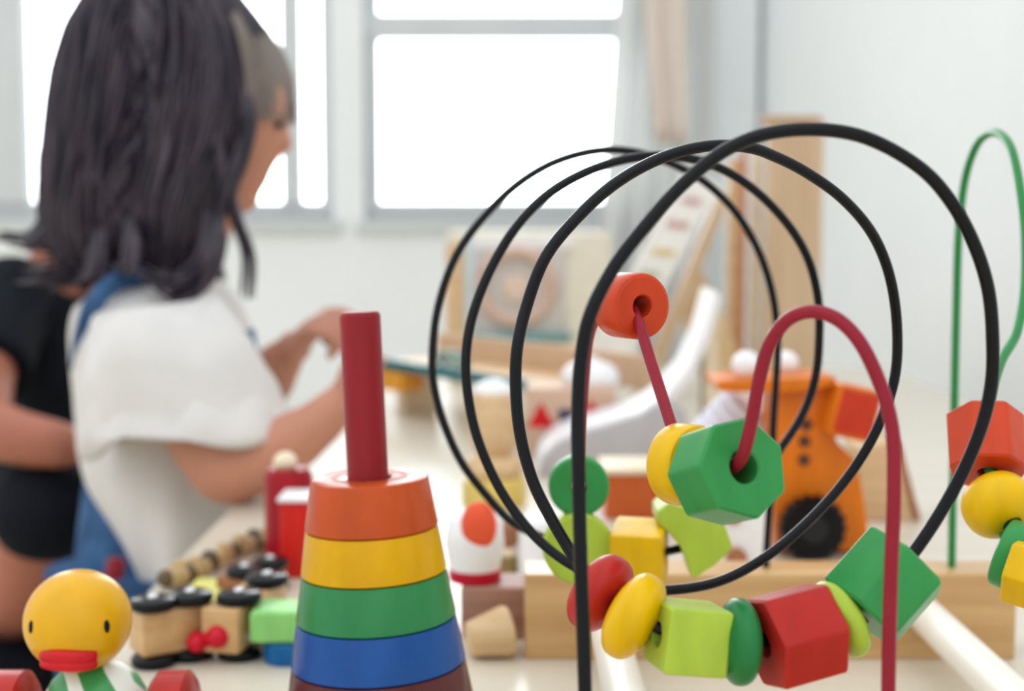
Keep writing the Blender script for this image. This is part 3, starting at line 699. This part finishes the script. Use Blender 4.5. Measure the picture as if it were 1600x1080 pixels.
q = MB(); q.tube([c + Vector((math.cos(i / 40 * 2 * math.pi) * .052, 0, math.sin(i / 40 * 2 * math.pi) * .052)) for i in range(41)], .010, 10, cap=False); make('ring', q, wood('pinkish_tan', (216, 188, 172), (204, 174, 158)), ck, smooth=180)
q = MB(); q.section([(.020, 0), (.020, .006)], n=32, M=frame_z((0, -1, 0), c)); make('round_knob', q, wood('light_pink_tan', (228, 206, 190), (220, 194, 176)), ck)
cb(736, 892, 521, 533, CY - .02, .03, paint('teal_light', (112, 160, 162)), 'teal_ledge', .002)
cb(720, 955, 534, 620, CY - .012, .03, M_pale, 'drawer_front')
cb(832, 882, 541, 554, CY - .016, .01, paint('soft_orange', (228, 172, 96)), 'orange_tile', .001)
q = MB(); q.ell(at(841, 577, CY - .018), (.008, .008, .008)); make('knob', q, mat('sage', (128, 146, 120), .5), ck, smooth=180)
# tray with teal rail
ty0, ty1 = 1.75, 1.50
A_ = at(560, 566, ty0 + .04); B_ = at(826, 599, ty1)
tr = thing('wooden_tray', 'tan wooden tray with a dark teal front rail right of the red peg', 'tray', ((A_.x + B_.x) / 2, (A_.y + B_.y) / 2, Z))
d = (B_ - A_); d.z = 0; ln = d.length; d.normalize(); nn = Vector((-d.y, d.x, 0))
zz = (A_.z + B_.z) / 2
M = Matrix(((d.x, nn.x, 0, A_.x), (d.y, nn.y, 0, A_.y), (0, 0, 1, 0), (0, 0, 0, 1)))
q = MB(); q.box((0, 0, zz - .006), (ln, .008, zz + .006), M=M, bev=.002); make('teal_rail', q, paint('teal_paint', (20, 112, 122)), tr)
q = MB(); q.box((0, .006, zz - .008), (ln, .12, zz - .002), M=M, bev=.001); make('tray_floor', q, M_beech_l, tr)
q = MB(); q.box((0, .12, zz - .008), (ln + .06, .13, zz + .030), M=M, bev=.002); make('back_board', q, wood('rosy_tan', (214, 184, 154), (202, 170, 140)), tr)
for u0 in (.01, ln - .04):
    q = MB(); q.box((u0, .05, Z), (u0 + .02, .10, zz - .008), M=M); make('tray_foot', q, M_pale, tr)
q = MB(); q.box((.02, -.002, zz - .032), (.105, .03, zz - .008), M=M, bev=.002); make('orange_drawer', q, paint('amber_paint', (230, 160, 58)), tr)
tc_ = thing('toy_car', 'small grey-green toy car standing on the tan tray', 'toy car', M @ Vector((ln * .47, .03, zz - .002)))
q = MB(); x_ = ln * .40; q.prism([(x_, zz + .004), (x_ + .044, zz + .004), (x_ + .044, zz + .012), (x_ + .034, zz + .014), (x_ + .027, zz + .022), (x_ + .010, zz + .022), (x_, zz + .013)], .02, .045, M=M, bev=.001); make('car_body', q, mat('sage_grey', (128, 150, 138), .5), tc_)
for u in (.010, .034):
    for v in (.019, .041):
        q = MB(); q.section([(.0055, 0), (.006, .001), (.006, .004), (.0055, .005)], n=20, M=M @ Matrix.Translation((x_ + u, v, zz + .004)) @ Matrix.Rotation(-R(90), 4, 'X')); make('wheel', q, M_white, tc_)
# box with printed triangles
BY = 1.425
sb = thing('shape_box', 'pale wooden box printed with red triangles behind the front black post', 'toy box', (at(885, 690, BY).x, BY + .04, Z))
a_ = at(822, 700, BY); b_ = at(962, 606, BY)
q = MB(); q.box((a_.x, BY, Z), (b_.x, BY + .06, b_.z), bev=.003); make('box_body', q, wood('rosy_wood', (214, 182, 160), (202, 168, 144)), sb)
def flatpoly(pts, Y0, m, name, par):
    q = MB(); q.prism([(at(x, y, Y0).x, at(x, y, Y0).z) for x, y in pts], Y0, Y0 + .0015); return make(name, q, m, par)
flatpoly([(845, 628), (868, 668), (824, 668)], BY - .0012, paint('triangle_red', (204, 20, 30)), 'red_triangle', sb)
flatpoly([(924, 624), (946, 664), (902, 664)], BY - .0012, paint('triangle_red', (204, 20, 30)), 'red_triangle', sb)
flatpoly([(872, 640), (900, 640), (898, 668), (886, 674), (874, 664)], BY - .0010, paint('navy_paint', (44, 56, 92)), 'navy_shield', sb)
bw = at(922, 585, BY + .04)
bo = thing('white_bowl', 'upturned white bowl on top of the box with red triangles', 'bowl', (bw.x, BY + .04, b_.z))
q = MB(); q.section([(.030, 0), (.031, .002), (.030, .010), (.025, .018), (.015, .023), (.006, .0245)], n=40, M=Matrix.Translation((bw.x, BY + .04, b_.z))); make('bowl_shell', q, M_white, bo, smooth=80)
q = MB(); q.section([(.009, .0235), (.009, .027), (.007, .028)], n=24, M=Matrix.Translation((bw.x, BY + .04, b_.z))); make('foot_ring', q, M_white, bo)

# ------------------------------------------------------------------ hands
def hand(q, wrist, dirn, up, s=1.0, curl=.6, thumb_side=1):
    """palm with four unequal fingers and a side thumb, s=1 adult"""
    d = Vector(dirn).normalized(); u = Vector(up); u = (u - d * u.dot(d)).normalized(); l = d.cross(u)
    w = Vector(wrist)
    q.ell(w + d * .045 * s, (.045 * s, .038 * s, .016 * s), M=Matrix((d, l, u)).transposed())
    q.tube([w - d * .02 * s, w + d * .01 * s, w + d * .03 * s], [.024 * s, .023 * s, .024 * s], 12)
    for i, (o, ln_) in enumerate(((-.028, .062), (-.010, .075), (.010, .070), (.028, .056))):
        b = w + d * .078 * s + l * o * s * thumb_side; p = [b - d * .015 * s, b]; a = 0; cur = b
        for j in range(3):
            a += curl * (.7 + .1 * i); cur = cur + (d * math.cos(a) - u * math.sin(a)) * ln_ * s * (.45, .32, .25)[j]; p.append(cur)
        q.tube(spline(p, 3), [(.0095 - .0025 * t / 12) * s for t in range(len(spline(p, 3)))], 10)
        q.ell(p[-1], (.0075 * s,) * 3, nu=10, nv=8)
    b = w + d * .025 * s - l * .030 * s * thumb_side; p = [b, b + (d * .5 - l * thumb_side * .8 - u * .2) * .03 * s, b + (d * 1.3 - l * thumb_side * .9 - u * .6) * .04 * s]
    q.tube(spline(p, 4), [.0125 * s, .012 * s, .0115 * s, .011 * s, .0105 * s, .010 * s, .0095 * s, .009 * s, .008 * s], 10); q.ell(p[-1], (.008 * s,) * 3, nu=10, nv=8)

# ------------------------------------------------------------------ the girl
GY = 1.36
def G(px, py, Y=GY): return at(px, py, Y)
gk = GY / F
girl = thing('child', 'small child with dark shoulder-length hair, white T-shirt and blue overalls, playing at the table', 'person', (G(260, 800).x, GY, 0))
q = MB()
hc = G(322, 178)
HR = Matrix.Rotation(R(18), 3, 'Y')
q.ell(hc, (.080, .074, .094), M=HR, nu=40, nv=26)                       # skull
q.ell(G(352, 245), (.046, .052, .056), M=HR)                             # jaw and cheeks
q.ell(G(440, 222, GY), (.011, .011, .012))                         # nose
q.ell(G(404, 268, GY), (.012, .018, .008))                               # lips
q.ell(G(366, 306), (.024, .030, .018))                                   # chin
q.ell(G(300, 240, GY - .070), (.012, .010, .020))                        # near ear
q.ell(G(318, 250, GY + .072), (.012, .010, .020))
q.tube([G(318, 300), G(290, 390), G(262, 480)], [.038, .034, .042], 20)  # neck
q.loft([(G(255, 455), .035, .04), (G(250, 480), .075, .10), (G(258, 540), .078, .115), (G(262, 640), .074, .11), (G(262, 740), .066, .095), (G(262, 830), .070, .10), (G(262, 900), .07, .10)])
fx = G(262, 900).x
for sy in (-.055, .055):
    q.tube([(fx, GY + sy, .40), (fx + .005, GY + sy, .24), (fx, GY + sy, .10), (fx, GY + sy, .05)], [.062, .046, .034, .028], 18)
# near arm
q.tube(spline([G(262, 505, GY - .095), G(310, 640, GY - .14), G(358, 722, GY - .16)], 5), [.036, .037, .038, .038, .038, .038, .0385, .039, .039, .038, .037], 18)
q.ell(G(362, 722, GY - .16), (.039, .036, .037))
fa = [G(362, 723, GY - .16), G(430, 704, GY - .17), G(490, 668, GY - .17), G(530, 632, GY - .16)]
q.tube(spline(fa, 4), [.036, .034, .032, .030, .028, .027, .026, .024, .022, .021, .020, .0185, .018], 18)
hand(q, fa[-1], (.25, 0, .9), (-.9, -.3, .3), .48, .95)
# far arm
q.tube(spline([G(270, 505, GY + .095), G(345, 600, GY + .13), G(388, 625, GY + .12), G(420, 588, GY + .08), G(446, 556, GY + .05)], 4), [.034] * 5 + [.032] * 4 + [.029] * 4 + [.026, .024, .022, .020], 18)
hand(q, G(446, 556, GY + .05), G(486, 516, GY + .03) - G(446, 556, GY + .05), (-.3, -.35, 1), .74, 1.0)
make('body', q, M_skin, girl, smooth=180, remesh=.0035, smoothmod=4)
for ey_ in (-.034,):
    q = MB(); q.ell(G(437, 196, GY - .03), (.004, .007, .0035)); make('eye', q, M_black, girl, smooth=180)
# thing held
q = MB(); q.ell(G(516, 524, GY + .02), (.010, .010, .012)); q.ell(G(520, 512, GY + .02), (.006, .006, .006)); tag(make('small_toy_piece', q, mat('slate_toy', (84, 100, 98), .4), smooth=180), 'small dark grey toy piece pinched in the child\'s raised hand', 'toy')

# hair
hm = bpy.data.materials.new('dark_hair'); hm.use_nodes = True; n = hm.node_tree; pb = n.nodes['Principled BSDF']
pb.inputs['Roughness'].default_value = .38; pb.inputs['Specular IOR Level'].default_value = .45
t = n.nodes.new('ShaderNodeTexCoord'); mp = n.nodes.new('ShaderNodeMapping'); mp.inputs['Scale'].default_value = (1, 1, .06)
nz = n.nodes.new('ShaderNodeTexNoise'); nz.inputs['Scale'].default_value = 110; nz.inputs['Detail'].default_value = 5
rp = n.nodes.new('ShaderNodeValToRGB'); rp.color_ramp.elements[0].position = .35; rp.color_ramp.elements[1].position = .7
rp.color_ramp.elements[0].color = (.010, .009, .020, 1); rp.color_ramp.elements[1].color = (.070, .050, .070, 1)  # dark hair tinted purple-blue, the sky sheen put into the colour
bu = n.nodes.new('ShaderNodeBump'); bu.inputs['Strength'].default_value = .6; bu.inputs['Distance'].default_value = .003
n.links.new(t.outputs['Object'], mp.inputs[0]); n.links.new(mp.outputs[0], nz.inputs['Vector']); n.links.new(nz.outputs['Fac'], rp.inputs[0]); n.links.new(rp.outputs[0], pb.inputs['Base Color'])
n.links.new(nz.outputs['Fac'], bu.inputs['Height']); n.links.new(bu.outputs[0], pb.inputs['Normal'])
hl = [(-44, 238, 272), (-38, 205, 305), (-24, 172, 342), (0, 150, 372), (50, 124, 408), (110, 106, 421), (170, 97, 419), (230, 90, 400), (290, 84, 368), (340, 82, 350), (380, 88, 342), (412, 112, 334)]
dep = [.012, .040, .062, .076, .090, .096, .098, .096, .092, .088, .082, .07]
def hair_at(th, s, k=1.0):
    """th angle around, s 0..1 down the rings"""
    f = s * (len(hl) - 1); i = min(int(f), len(hl) - 2); u = f - i
    y = hl[i][0] * (1 - u) + hl[i + 1][0] * u; a = hl[i][1] * (1 - u) + hl[i + 1][1] * u; b = hl[i][2] * (1 - u) + hl[i + 1][2] * u; d_ = dep[i] * (1 - u) + dep[i + 1] * u
    c = G((a + b) / 2, y); rx = (b - a) / 2 * gk * k
    cx_, sy_ = math.cos(th), math.sin(th); e_ = .54
    return Vector((c.x + math.copysign(abs(cx_) ** e_, cx_) * rx, GY + math.copysign(abs(sy_) ** .85, sy_) * d_ * k, c.z))
q = MB()
ringsn = []
vs = []; fs = []; N = 48
SS = [i / 33 for i in range(34)]
for s_ in SS:
    for i in range(N): vs.append(hair_at(2 * math.pi * i / N, s_, .985))
for j in range(len(SS) - 1):
    for i in range(N): fs.append((j * N + i, j * N + (i + 1) % N, (j + 1) * N + (i + 1) % N, (j + 1) * N + i))
fs.append(tuple(range(N))); fs.append(tuple((len(SS) - 1) * N + i for i in range(N)))
q.add(vs, fs)
rnd = random.Random(3)
for i in range(520):
    th = rnd.uniform(0, 2 * math.pi); face = math.cos(th) > .72 and math.sin(th) > -.5 and (abs(math.sin(th)) < .5)
    s0 = rnd.uniform(.05, .5); s1 = rnd.uniform(.55, .75) if face else 1.0
    if face: s0 = rnd.uniform(.02, .25)
    kk = rnd.uniform(.98, 1.03); pts = [hair_at(th + .05 * math.sin(5 * u / 12 + i), s0 + (s1 - s0) * u / 11, kk) for u in range(12)]
    if not face:
        out = Vector((math.cos(th), math.sin(th) * .8, 0)); ext = rnd.uniform(.005, .034); fl = rnd.uniform(.0, .030) * (1.6 if math.cos(th) < -.3 else .45)
        e = pts[-1]; pts += [e + out * fl * .35 - Vector((0, 0, ext * .5)), e + out * fl - Vector((0, 0, ext * (.9 if fl < .02 else .55)))]
    r0 = rnd.uniform(.0022, .0048); m_ = len(pts) - 1
    q.tube(pts, [r0 * (.35 + .65 * math.sin(math.pi * min(1, (u / m_) * .9 + .12)) ** .6) * (1 if u < m_ else .25) for u in range(m_ + 1)], 5, flat=.7)
def lock(pts, r0, n_=6, spread=.004):
    for j in range(n_):
        o_ = Vector((rnd.uniform(-1, 1), rnd.uniform(-1, 1), rnd.uniform(-.4, .4))) * spread
        P_ = spline([G(*p) + o_ * (1 + .5 * ii) for ii, p in enumerate(pts)], 5); m_ = len(P_) - 1
        q.tube(P_, [r0 * (1 - .8 * (u / m_) ** 1.5) * min(1, .15 + u / m_ * 4) for u in range(m_ + 1)], 6)
lock([(330, 140, GY - .078), (345, 250, GY - .08), (368, 340, GY - .07), (388, 400, GY - .06), (386, 466, GY - .06)], .0042, 7, .003)
lock([(370, 90, GY - .06), (386, 190, GY - .076), (372, 250, GY - .08), (352, 300, GY - .085), (345, 350, GY - .08)], .0045, 9, .004)
lock([(340, 330, GY - .09), (338, 390, GY - .1), (318, 440, GY - .1), (285, 463, GY - .1), (258, 452, GY - .1), (250, 432, GY - .1)], .0045, 8, .0045)
lock([(330, 330, GY - .09), (325, 400, GY - .095), (300, 432, GY - .1), (270, 440, GY - .1), (225, 420, GY - .1)], .0045, 8, .005)
lock([(105, 280, GY), (92, 335, GY - .02), (62, 372, GY - .03), (18, 372, GY - .04)], .0045, 9, .007)
lock([(115, 290, GY - .03), (100, 350, GY - .05), (70, 385, GY - .06), (35, 380, GY - .06)], .0045, 9, .007)
lock([(125, 300, GY - .05), (118, 380, GY - .06), (95, 405, GY - .06), (62, 408, GY - .06)], .004, 6, .006)
lock([(150, 340, GY - .08), (150, 400, GY - .09), (138, 435, GY - .09), (128, 436, GY - .09)], .0045, 9, .006)
lock([(200, 340, GY - .09), (205, 400, GY - .1), (190, 425, GY - .1), (170, 418, GY - .1)], .0045, 8, .006)
make('hair', q, hm, girl, smooth=60)
fm = bpy.data.materials.new('backlit_fringe_hair'); fm.use_nodes = True; n = fm.node_tree; pb = n.nodes['Principled BSDF']
pb.inputs['Base Color'].default_value = (.46, .40, .37, 1); pb.inputs['Roughness'].default_value = .45  # dark hair lightened to grey-brown, so the backlight sits in the colour
tl = n.nodes.new('ShaderNodeBsdfTranslucent'); tl.inputs[0].default_value = (.45, .38, .35, 1)
mx = n.nodes.new('ShaderNodeMixShader'); mx.inputs[0].default_value = .5
n.links.new(pb.outputs[0], mx.inputs[1]); n.links.new(tl.outputs[0], mx.inputs[2]); n.links.new(mx.outputs[0], n.nodes['Material Output'].inputs[0])
q = MB()
for i in range(420):      # fine fringe over the forehead
    u = rnd.random() ** .7; dy_ = -.078 * (1 - u) + .05 * u; kx = 1 - abs(dy_) / .078 * .62
    P_ = spline([G(345, -18 + rnd.uniform(-8, 8), GY + dy_ * .5), G(345 + 68 * kx + rnd.uniform(-6, 6), 46, GY + dy_), G(345 + 106 * kx + rnd.uniform(-5, 4), 112, GY + dy_), G(345 + 117 * kx + rnd.uniform(-4, 3), 176 + rnd.uniform(-20, 22), GY + dy_)], 4)
    q.tube(P_, [.0014] * (len(P_) - 3) + [.001, .0007, .0004], 4)
make('fringe', q, fm, girl, smooth=60)['label'] = 'thin backlit fringe hair'


# clothes
M_shirt = mat('white_cotton', (214, 212, 210), .85, .15, noise=.03, nscale=20, bump=.2)
M_denim = mat('blue_denim', (66, 102, 142), .85, .15, rgb2=(46, 76, 114), nscale=30)
q = MB()
def cloth_loft(rows_, n=72, wob=.0, seed=0, cap=True):
    vs = []; fs = []
    for j, (c, rx, ry) in enumerate(rows_):
        for i in range(n):
            a = 2 * math.pi * i / n; k_ = 1 + wob * (j / (len(rows_) - 1)) ** 1.5 * (math.sin(a * 5 + seed) * .6 + math.sin(a * 9 + seed * 2 + j * .4) * .4)
            vs.append((c[0] + math.cos(a) * rx * k_, c[1] + math.sin(a) * ry * k_, c[2]))
    for j in range(len(rows_) - 1):
        for i in range(n): fs.append((j * n + i, j * n + (i + 1) % n, (j + 1) * n + (i + 1) % n, (j + 1) * n + i))
    if cap: fs.append(tuple(range(n))); fs.append(tuple((len(rows_) - 1) * n + i for i in range(n)))
    return vs, fs
def row(y, xl, xr, d_, yo=0): c = G((xl + xr) / 2, y, GY + yo); return (c, (xr - xl) / 2 * gk, d_)
def dense(rows_, k_=4):
    P_ = spline([Vector((c[0], c[1], c[2])) for c, a, b in rows_], k_); Q_ = spline([Vector((a, b, 0)) for c, a, b in rows_], k_)
    return [(p, max(r_.x, .004), max(r_.y, .004)) for p, r_ in zip(P_, Q_)]
torso = dense([row(432, 215, 330, .05), row(448, 165, 352, .085), row(475, 128, 372, .115), (row(520, 120, 388, .122)), row(600, 126, 396, .126), row(680, 132, 394, .126, -.004), row(740, 150, 386, .12, -.014), row(800, 186, 378, .105, -.03), row(860, 222, 366, .10, -.035), row(925, 256, 350, .095, -.035)])
q.add(*cloth_loft(torso, wob=.05, seed=1))
# near sleeve: bell opening down and forward
sl_c = [(G(238, 468, GY - .07), .03, .03), (G(245, 490, GY - .10), .055, .045), (G(262, 540, GY - .125), .070, .056), (G(285, 600, GY - .14), .083, .062), (G(296, 650, GY - .15), .086, .066), (G(300, 676, GY - .152), .090, .068)]
vs, fs = cloth_loft(dense(sl_c), wob=.06, seed=4, cap=False)
n_ = 72; nr = len(vs) // n_
fs.append(tuple(range(n_)))
vs2 = list(vs)
for i in range(n_):
    v = Vector(vs[(nr - 1) * n_ + i]); v.z += .012 * math.sin(i / n_ * 2 * math.pi * 3 + 1.0) + (v.x - sl_c[-1][0].x) * .12; vs2[(nr - 1) * n_ + i] = v
cs = sl_c[-1][0]
for (kx, dz) in ((.93, .0), (.9, .02), (.8, .06), (.6, .10)):   # folded-in inner face of the sleeve
    for i in range(n_):
        v = Vector(vs2[(nr - 1) * n_ + i]); vs2.append(Vector((cs.x + (v.x - cs.x) * kx - dz * .3, cs.y + (v.y - cs.y) * kx, v.z + dz)))
for j in range(nr - 1, nr + 3):
    for i in range(n_): fs.append((j * n_ + i, j * n_ + (i + 1) % n_, (j + 1) * n_ + (i + 1) % n_, (j + 1) * n_ + i))
fs.append(tuple((nr + 3) * n_ + i for i in range(n_)))
q.add(vs2, fs)
sl_f = [(G(240, 470, GY + .07), .03, .03), (G(270, 510, GY + .11), .058, .045), (G(320, 570, GY + .135), .068, .05), (G(345, 610, GY + .14), .07, .055)]
q.add(*cloth_loft(dense(sl_f), wob=.05, seed=2))
make('shirt', q, M_shirt, girl, smooth=180)
q = MB()
bp_ = dense([row(716, 142, 372, .108, .03), row(760, 136, 384, .125, .03), row(850, 126, 398, .135, .03), row(930, 128, 410, .14, .03)])
q.add(*cloth_loft(bp_, wob=.03, seed=7))
for sy in (-.07, .09):
    q.loft([((fx - .01, GY + sy, .42), .085, .075), ((fx - .008, GY + sy, .28), .075, .062), ((fx, GY + sy, .12), .062, .055), ((fx, GY + sy, .08), .064, .057)])
ov = make('overalls', q, M_denim, girl, smooth=60)
for (pp, nm) in (([(232, 436, GY - .062), (196, 446, GY - .09), (165, 472, GY - .105), (146, 520, GY - .09), (138, 580, GY - .06)], 's'), ([(384, 520, GY - .03), (392, 560, GY - .03), (400, 600, GY - .03), (404, 650, GY - .03)], 't')):
    q = MB(); q.tube(spline([G(*p) + Vector((-.004 if nm == 's' else .005, -.010, .004)) for p in pp], 6), .0095, 12, flat=.5); make('strap', q, M_denim, girl, smooth=180)
for sy in (-.055, .055):
    q = MB(); q.ell((fx + .03, GY + sy, .035), (.075, .034, .034)); q.box((fx - .04, GY + sy - .03, 0), (fx + .10, GY + sy + .03, .012), bev=.005); make('shoe', q, mat('canvas_shoe', (214, 208, 200), .7), girl, smooth=60)

# ------------------------------------------------------------------ second person crouching behind
PY = 1.95
def Pp(px, py, Y=PY): return at(px, py, Y)
ad = thing('crouching_person', 'person in a black short-sleeved top and black shorts crouching behind the child', 'person', (Pp(110, 900).x, PY, 0))
q = MB()
q.ell(Pp(185, 285), (.085, .095, .115), M=Matrix.Rotation(R(15), 3, 'Y')); q.ell(Pp(225, 330), (.055, .06, .06)); q.ell(Pp(262, 300), (.014, .014, .018)); q.ell(Pp(250, 340), (.012, .02, .008))
q.ell(Pp(180, 290, PY - .09), (.016, .01, .028)); q.ell(Pp(180, 290, PY + .09), (.016, .01, .028))
q.tube([Pp(160, 340), Pp(110, 400), Pp(86, 455), Pp(90, 520)], [.050, .048, .058, .07], 20)
q.tube(spline([Pp(90, 470), Pp(100, 560), Pp(120, 680), Pp(130, 800), Pp(130, 880)], 4), [.085, .09, .092, .094, .096, .096, .095, .095, .095, .10, .10, .105, .11, .115, .118, .118, .118][:17], 24)
# near arm
q.tube(spline([Pp(20, 480, PY - .10), Pp(-25, 580, PY - .22), Pp(-30, 655, PY - .32)], 4), [.045, .043, .041, .04, .039, .038, .037, .036, .035], 18)
q.ell(Pp(-28, 662, PY - .32), (.038, .036, .036))
fa = [Pp(-28, 664, PY - .32), Pp(30, 684, PY - .36), Pp(84, 694, PY - .38), Pp(112, 698, PY - .38)]
q.tube(spline(fa, 4), [.036, .035, .034, .033, .032, .031, .030, .029, .028, .027, .026, .025, .024], 18)
hand(q, fa[-1], (1, .25, -.25), (0, -.2, 1), .8, .5)
q.tube(spline([Pp(140, 490, PY + .12), Pp(170, 600, PY + .15), Pp(190, 700, PY)], 4), [.045, .043, .041, .04, .039, .038, .037, .036, .035], 18)
hand(q, Pp(190, 700, PY), (.5, -.6, -.5), (0, 0, 1), .9, .5)
# legs
kn = Pp(82, 800, PY - .33)
q.tube(spline([Pp(130, 880), Pp(110, 830, PY - .15), kn], 4), [.10, .095, .092, .09, .088, .084, .08, .075, .07], 20)
q.ell(kn, (.058, .058, .060))
ft = Pp(-25, 1010, PY - .25); ft.z = .08
q.tube(spline([kn, Pp(50, 905, PY - .30), Pp(-5, 985, PY - .22), ft], 4), [.058, .056, .054, .052, .05, .048, .045, .042, .038, .035, .033, .031, .03], 18)
q.ell((ft.x + .03, ft.y - .05, .035), (.045, .10, .034))
k2 = Pp(150, 900, PY - .22)
q.tube(spline([Pp(140, 890, PY + .05), Pp(145, 890, PY - .1), k2], 4), [.10, .09, .085, .08, .075, .07, .065, .06, .056], 20)
q.ell(k2, (.055, .056, .056))
f2 = Pp(75, 1080, PY - .22); f2.z = .08
q.tube(spline([k2, Pp(110, 985, PY - .22), f2], 4), [.056, .054, .052, .05, .046, .042, .038, .034, .03], 18)
q.ell((f2.x + .02, f2.y - .05, .035), (.045, .10, .034))
make('body', q, M_skin2, ad, smooth=180, remesh=.006, smoothmod=3)
M_blk = mat('black_cotton', (22, 26, 34), .85, .15, rgb2=(14, 18, 24), nscale=12)
q = MB()
vs_, fs_ = [], []
q.tube(spline([Pp(62, 426, PY), Pp(56, 446, PY), Pp(60, 500, PY), Pp(92, 580, PY), Pp(112, 650, PY), Pp(125, 760, PY), Pp(130, 880)], 4), [.040, .06, .08, .094, .10, .105, .108, .11, .108, .106, .104, .102, .10, .10, .10, .102, .104, .107, .11, .115, .12, .122, .124, .125, .125], 28)
q.tube(spline([Pp(30, 452, PY - .06), Pp(5, 500, PY - .13), Pp(-22, 578, PY - .22)], 4), [.055, .058, .058, .057, .056, .055, .055, .055, .055], 20)
q.tube(spline([Pp(135, 470, PY + .10), Pp(160, 540, PY + .14)], 4), [.05, .055, .055, .055, .055], 20)
make('top', q, M_blk, ad, smooth=60, remesh=.006, smoothmod=4)
for a_, b_ in ((kn, ft), (k2, f2)):
    q = MB(); m_ = [a_.lerp(b_, t_) for t_ in (.55, .8, 1.0)]; q.tube(m_, [.056, .050, .042], 20); make('sock', q, M_blk, ad, smooth=60)
q = MB()
q.tube(spline([Pp(130, 900, PY), Pp(112, 835, PY - .15), Pp(78, 797, PY - .33)], 5), [.125, .12, .115, .11, .105, .10, .096, .092, .088, .078, .066], 28); q.ell(Pp(76, 797, PY - .335), (.066, .066, .064))
q.tube(spline([Pp(140, 900, PY + .05), Pp(150, 905, PY - .1), Pp(150, 912, PY - .19)], 4), [.11, .10, .095, .09, .086, .082, .076, .070, .064], 24)
q.ell(Pp(130, 900), (.13, .13, .10))
make('shorts', q, M_blk, ad, smooth=60, remesh=.006, smoothmod=4)
q = MB(); q.ell(Pp(176, 270), (.10, .108, .125)); q.ell(Pp(160, 320), (.08, .10, .08)); make('hair', q, hm, ad, smooth=180)
for f_ in (ft, f2):
    q = MB(); q.ell((f_.x + .025, f_.y - .05, .030), (.050, .11, .030)); q.box((f_.x - .02, f_.y - .16, 0), (f_.x + .07, f_.y + .05, .012), bev=.005); make('shoe', q, M_blk, ad, smooth=60)
rb = Pp(180, 888, 1.42)
# small red toy hanging on the child's side
q = MB(); q.section([(.006, -.009), (.008, -.007), (.008, .007), (.006, .009)], n=28, M=frame_z((.2, 0, 1), G(180, 888, GY - .15)))
tag(make('red_tassel', q, paint('dull_red', (130, 30, 42), .6), smooth=50), 'dull red tag against the child\'s blue overalls, right above the duck', 'tag')
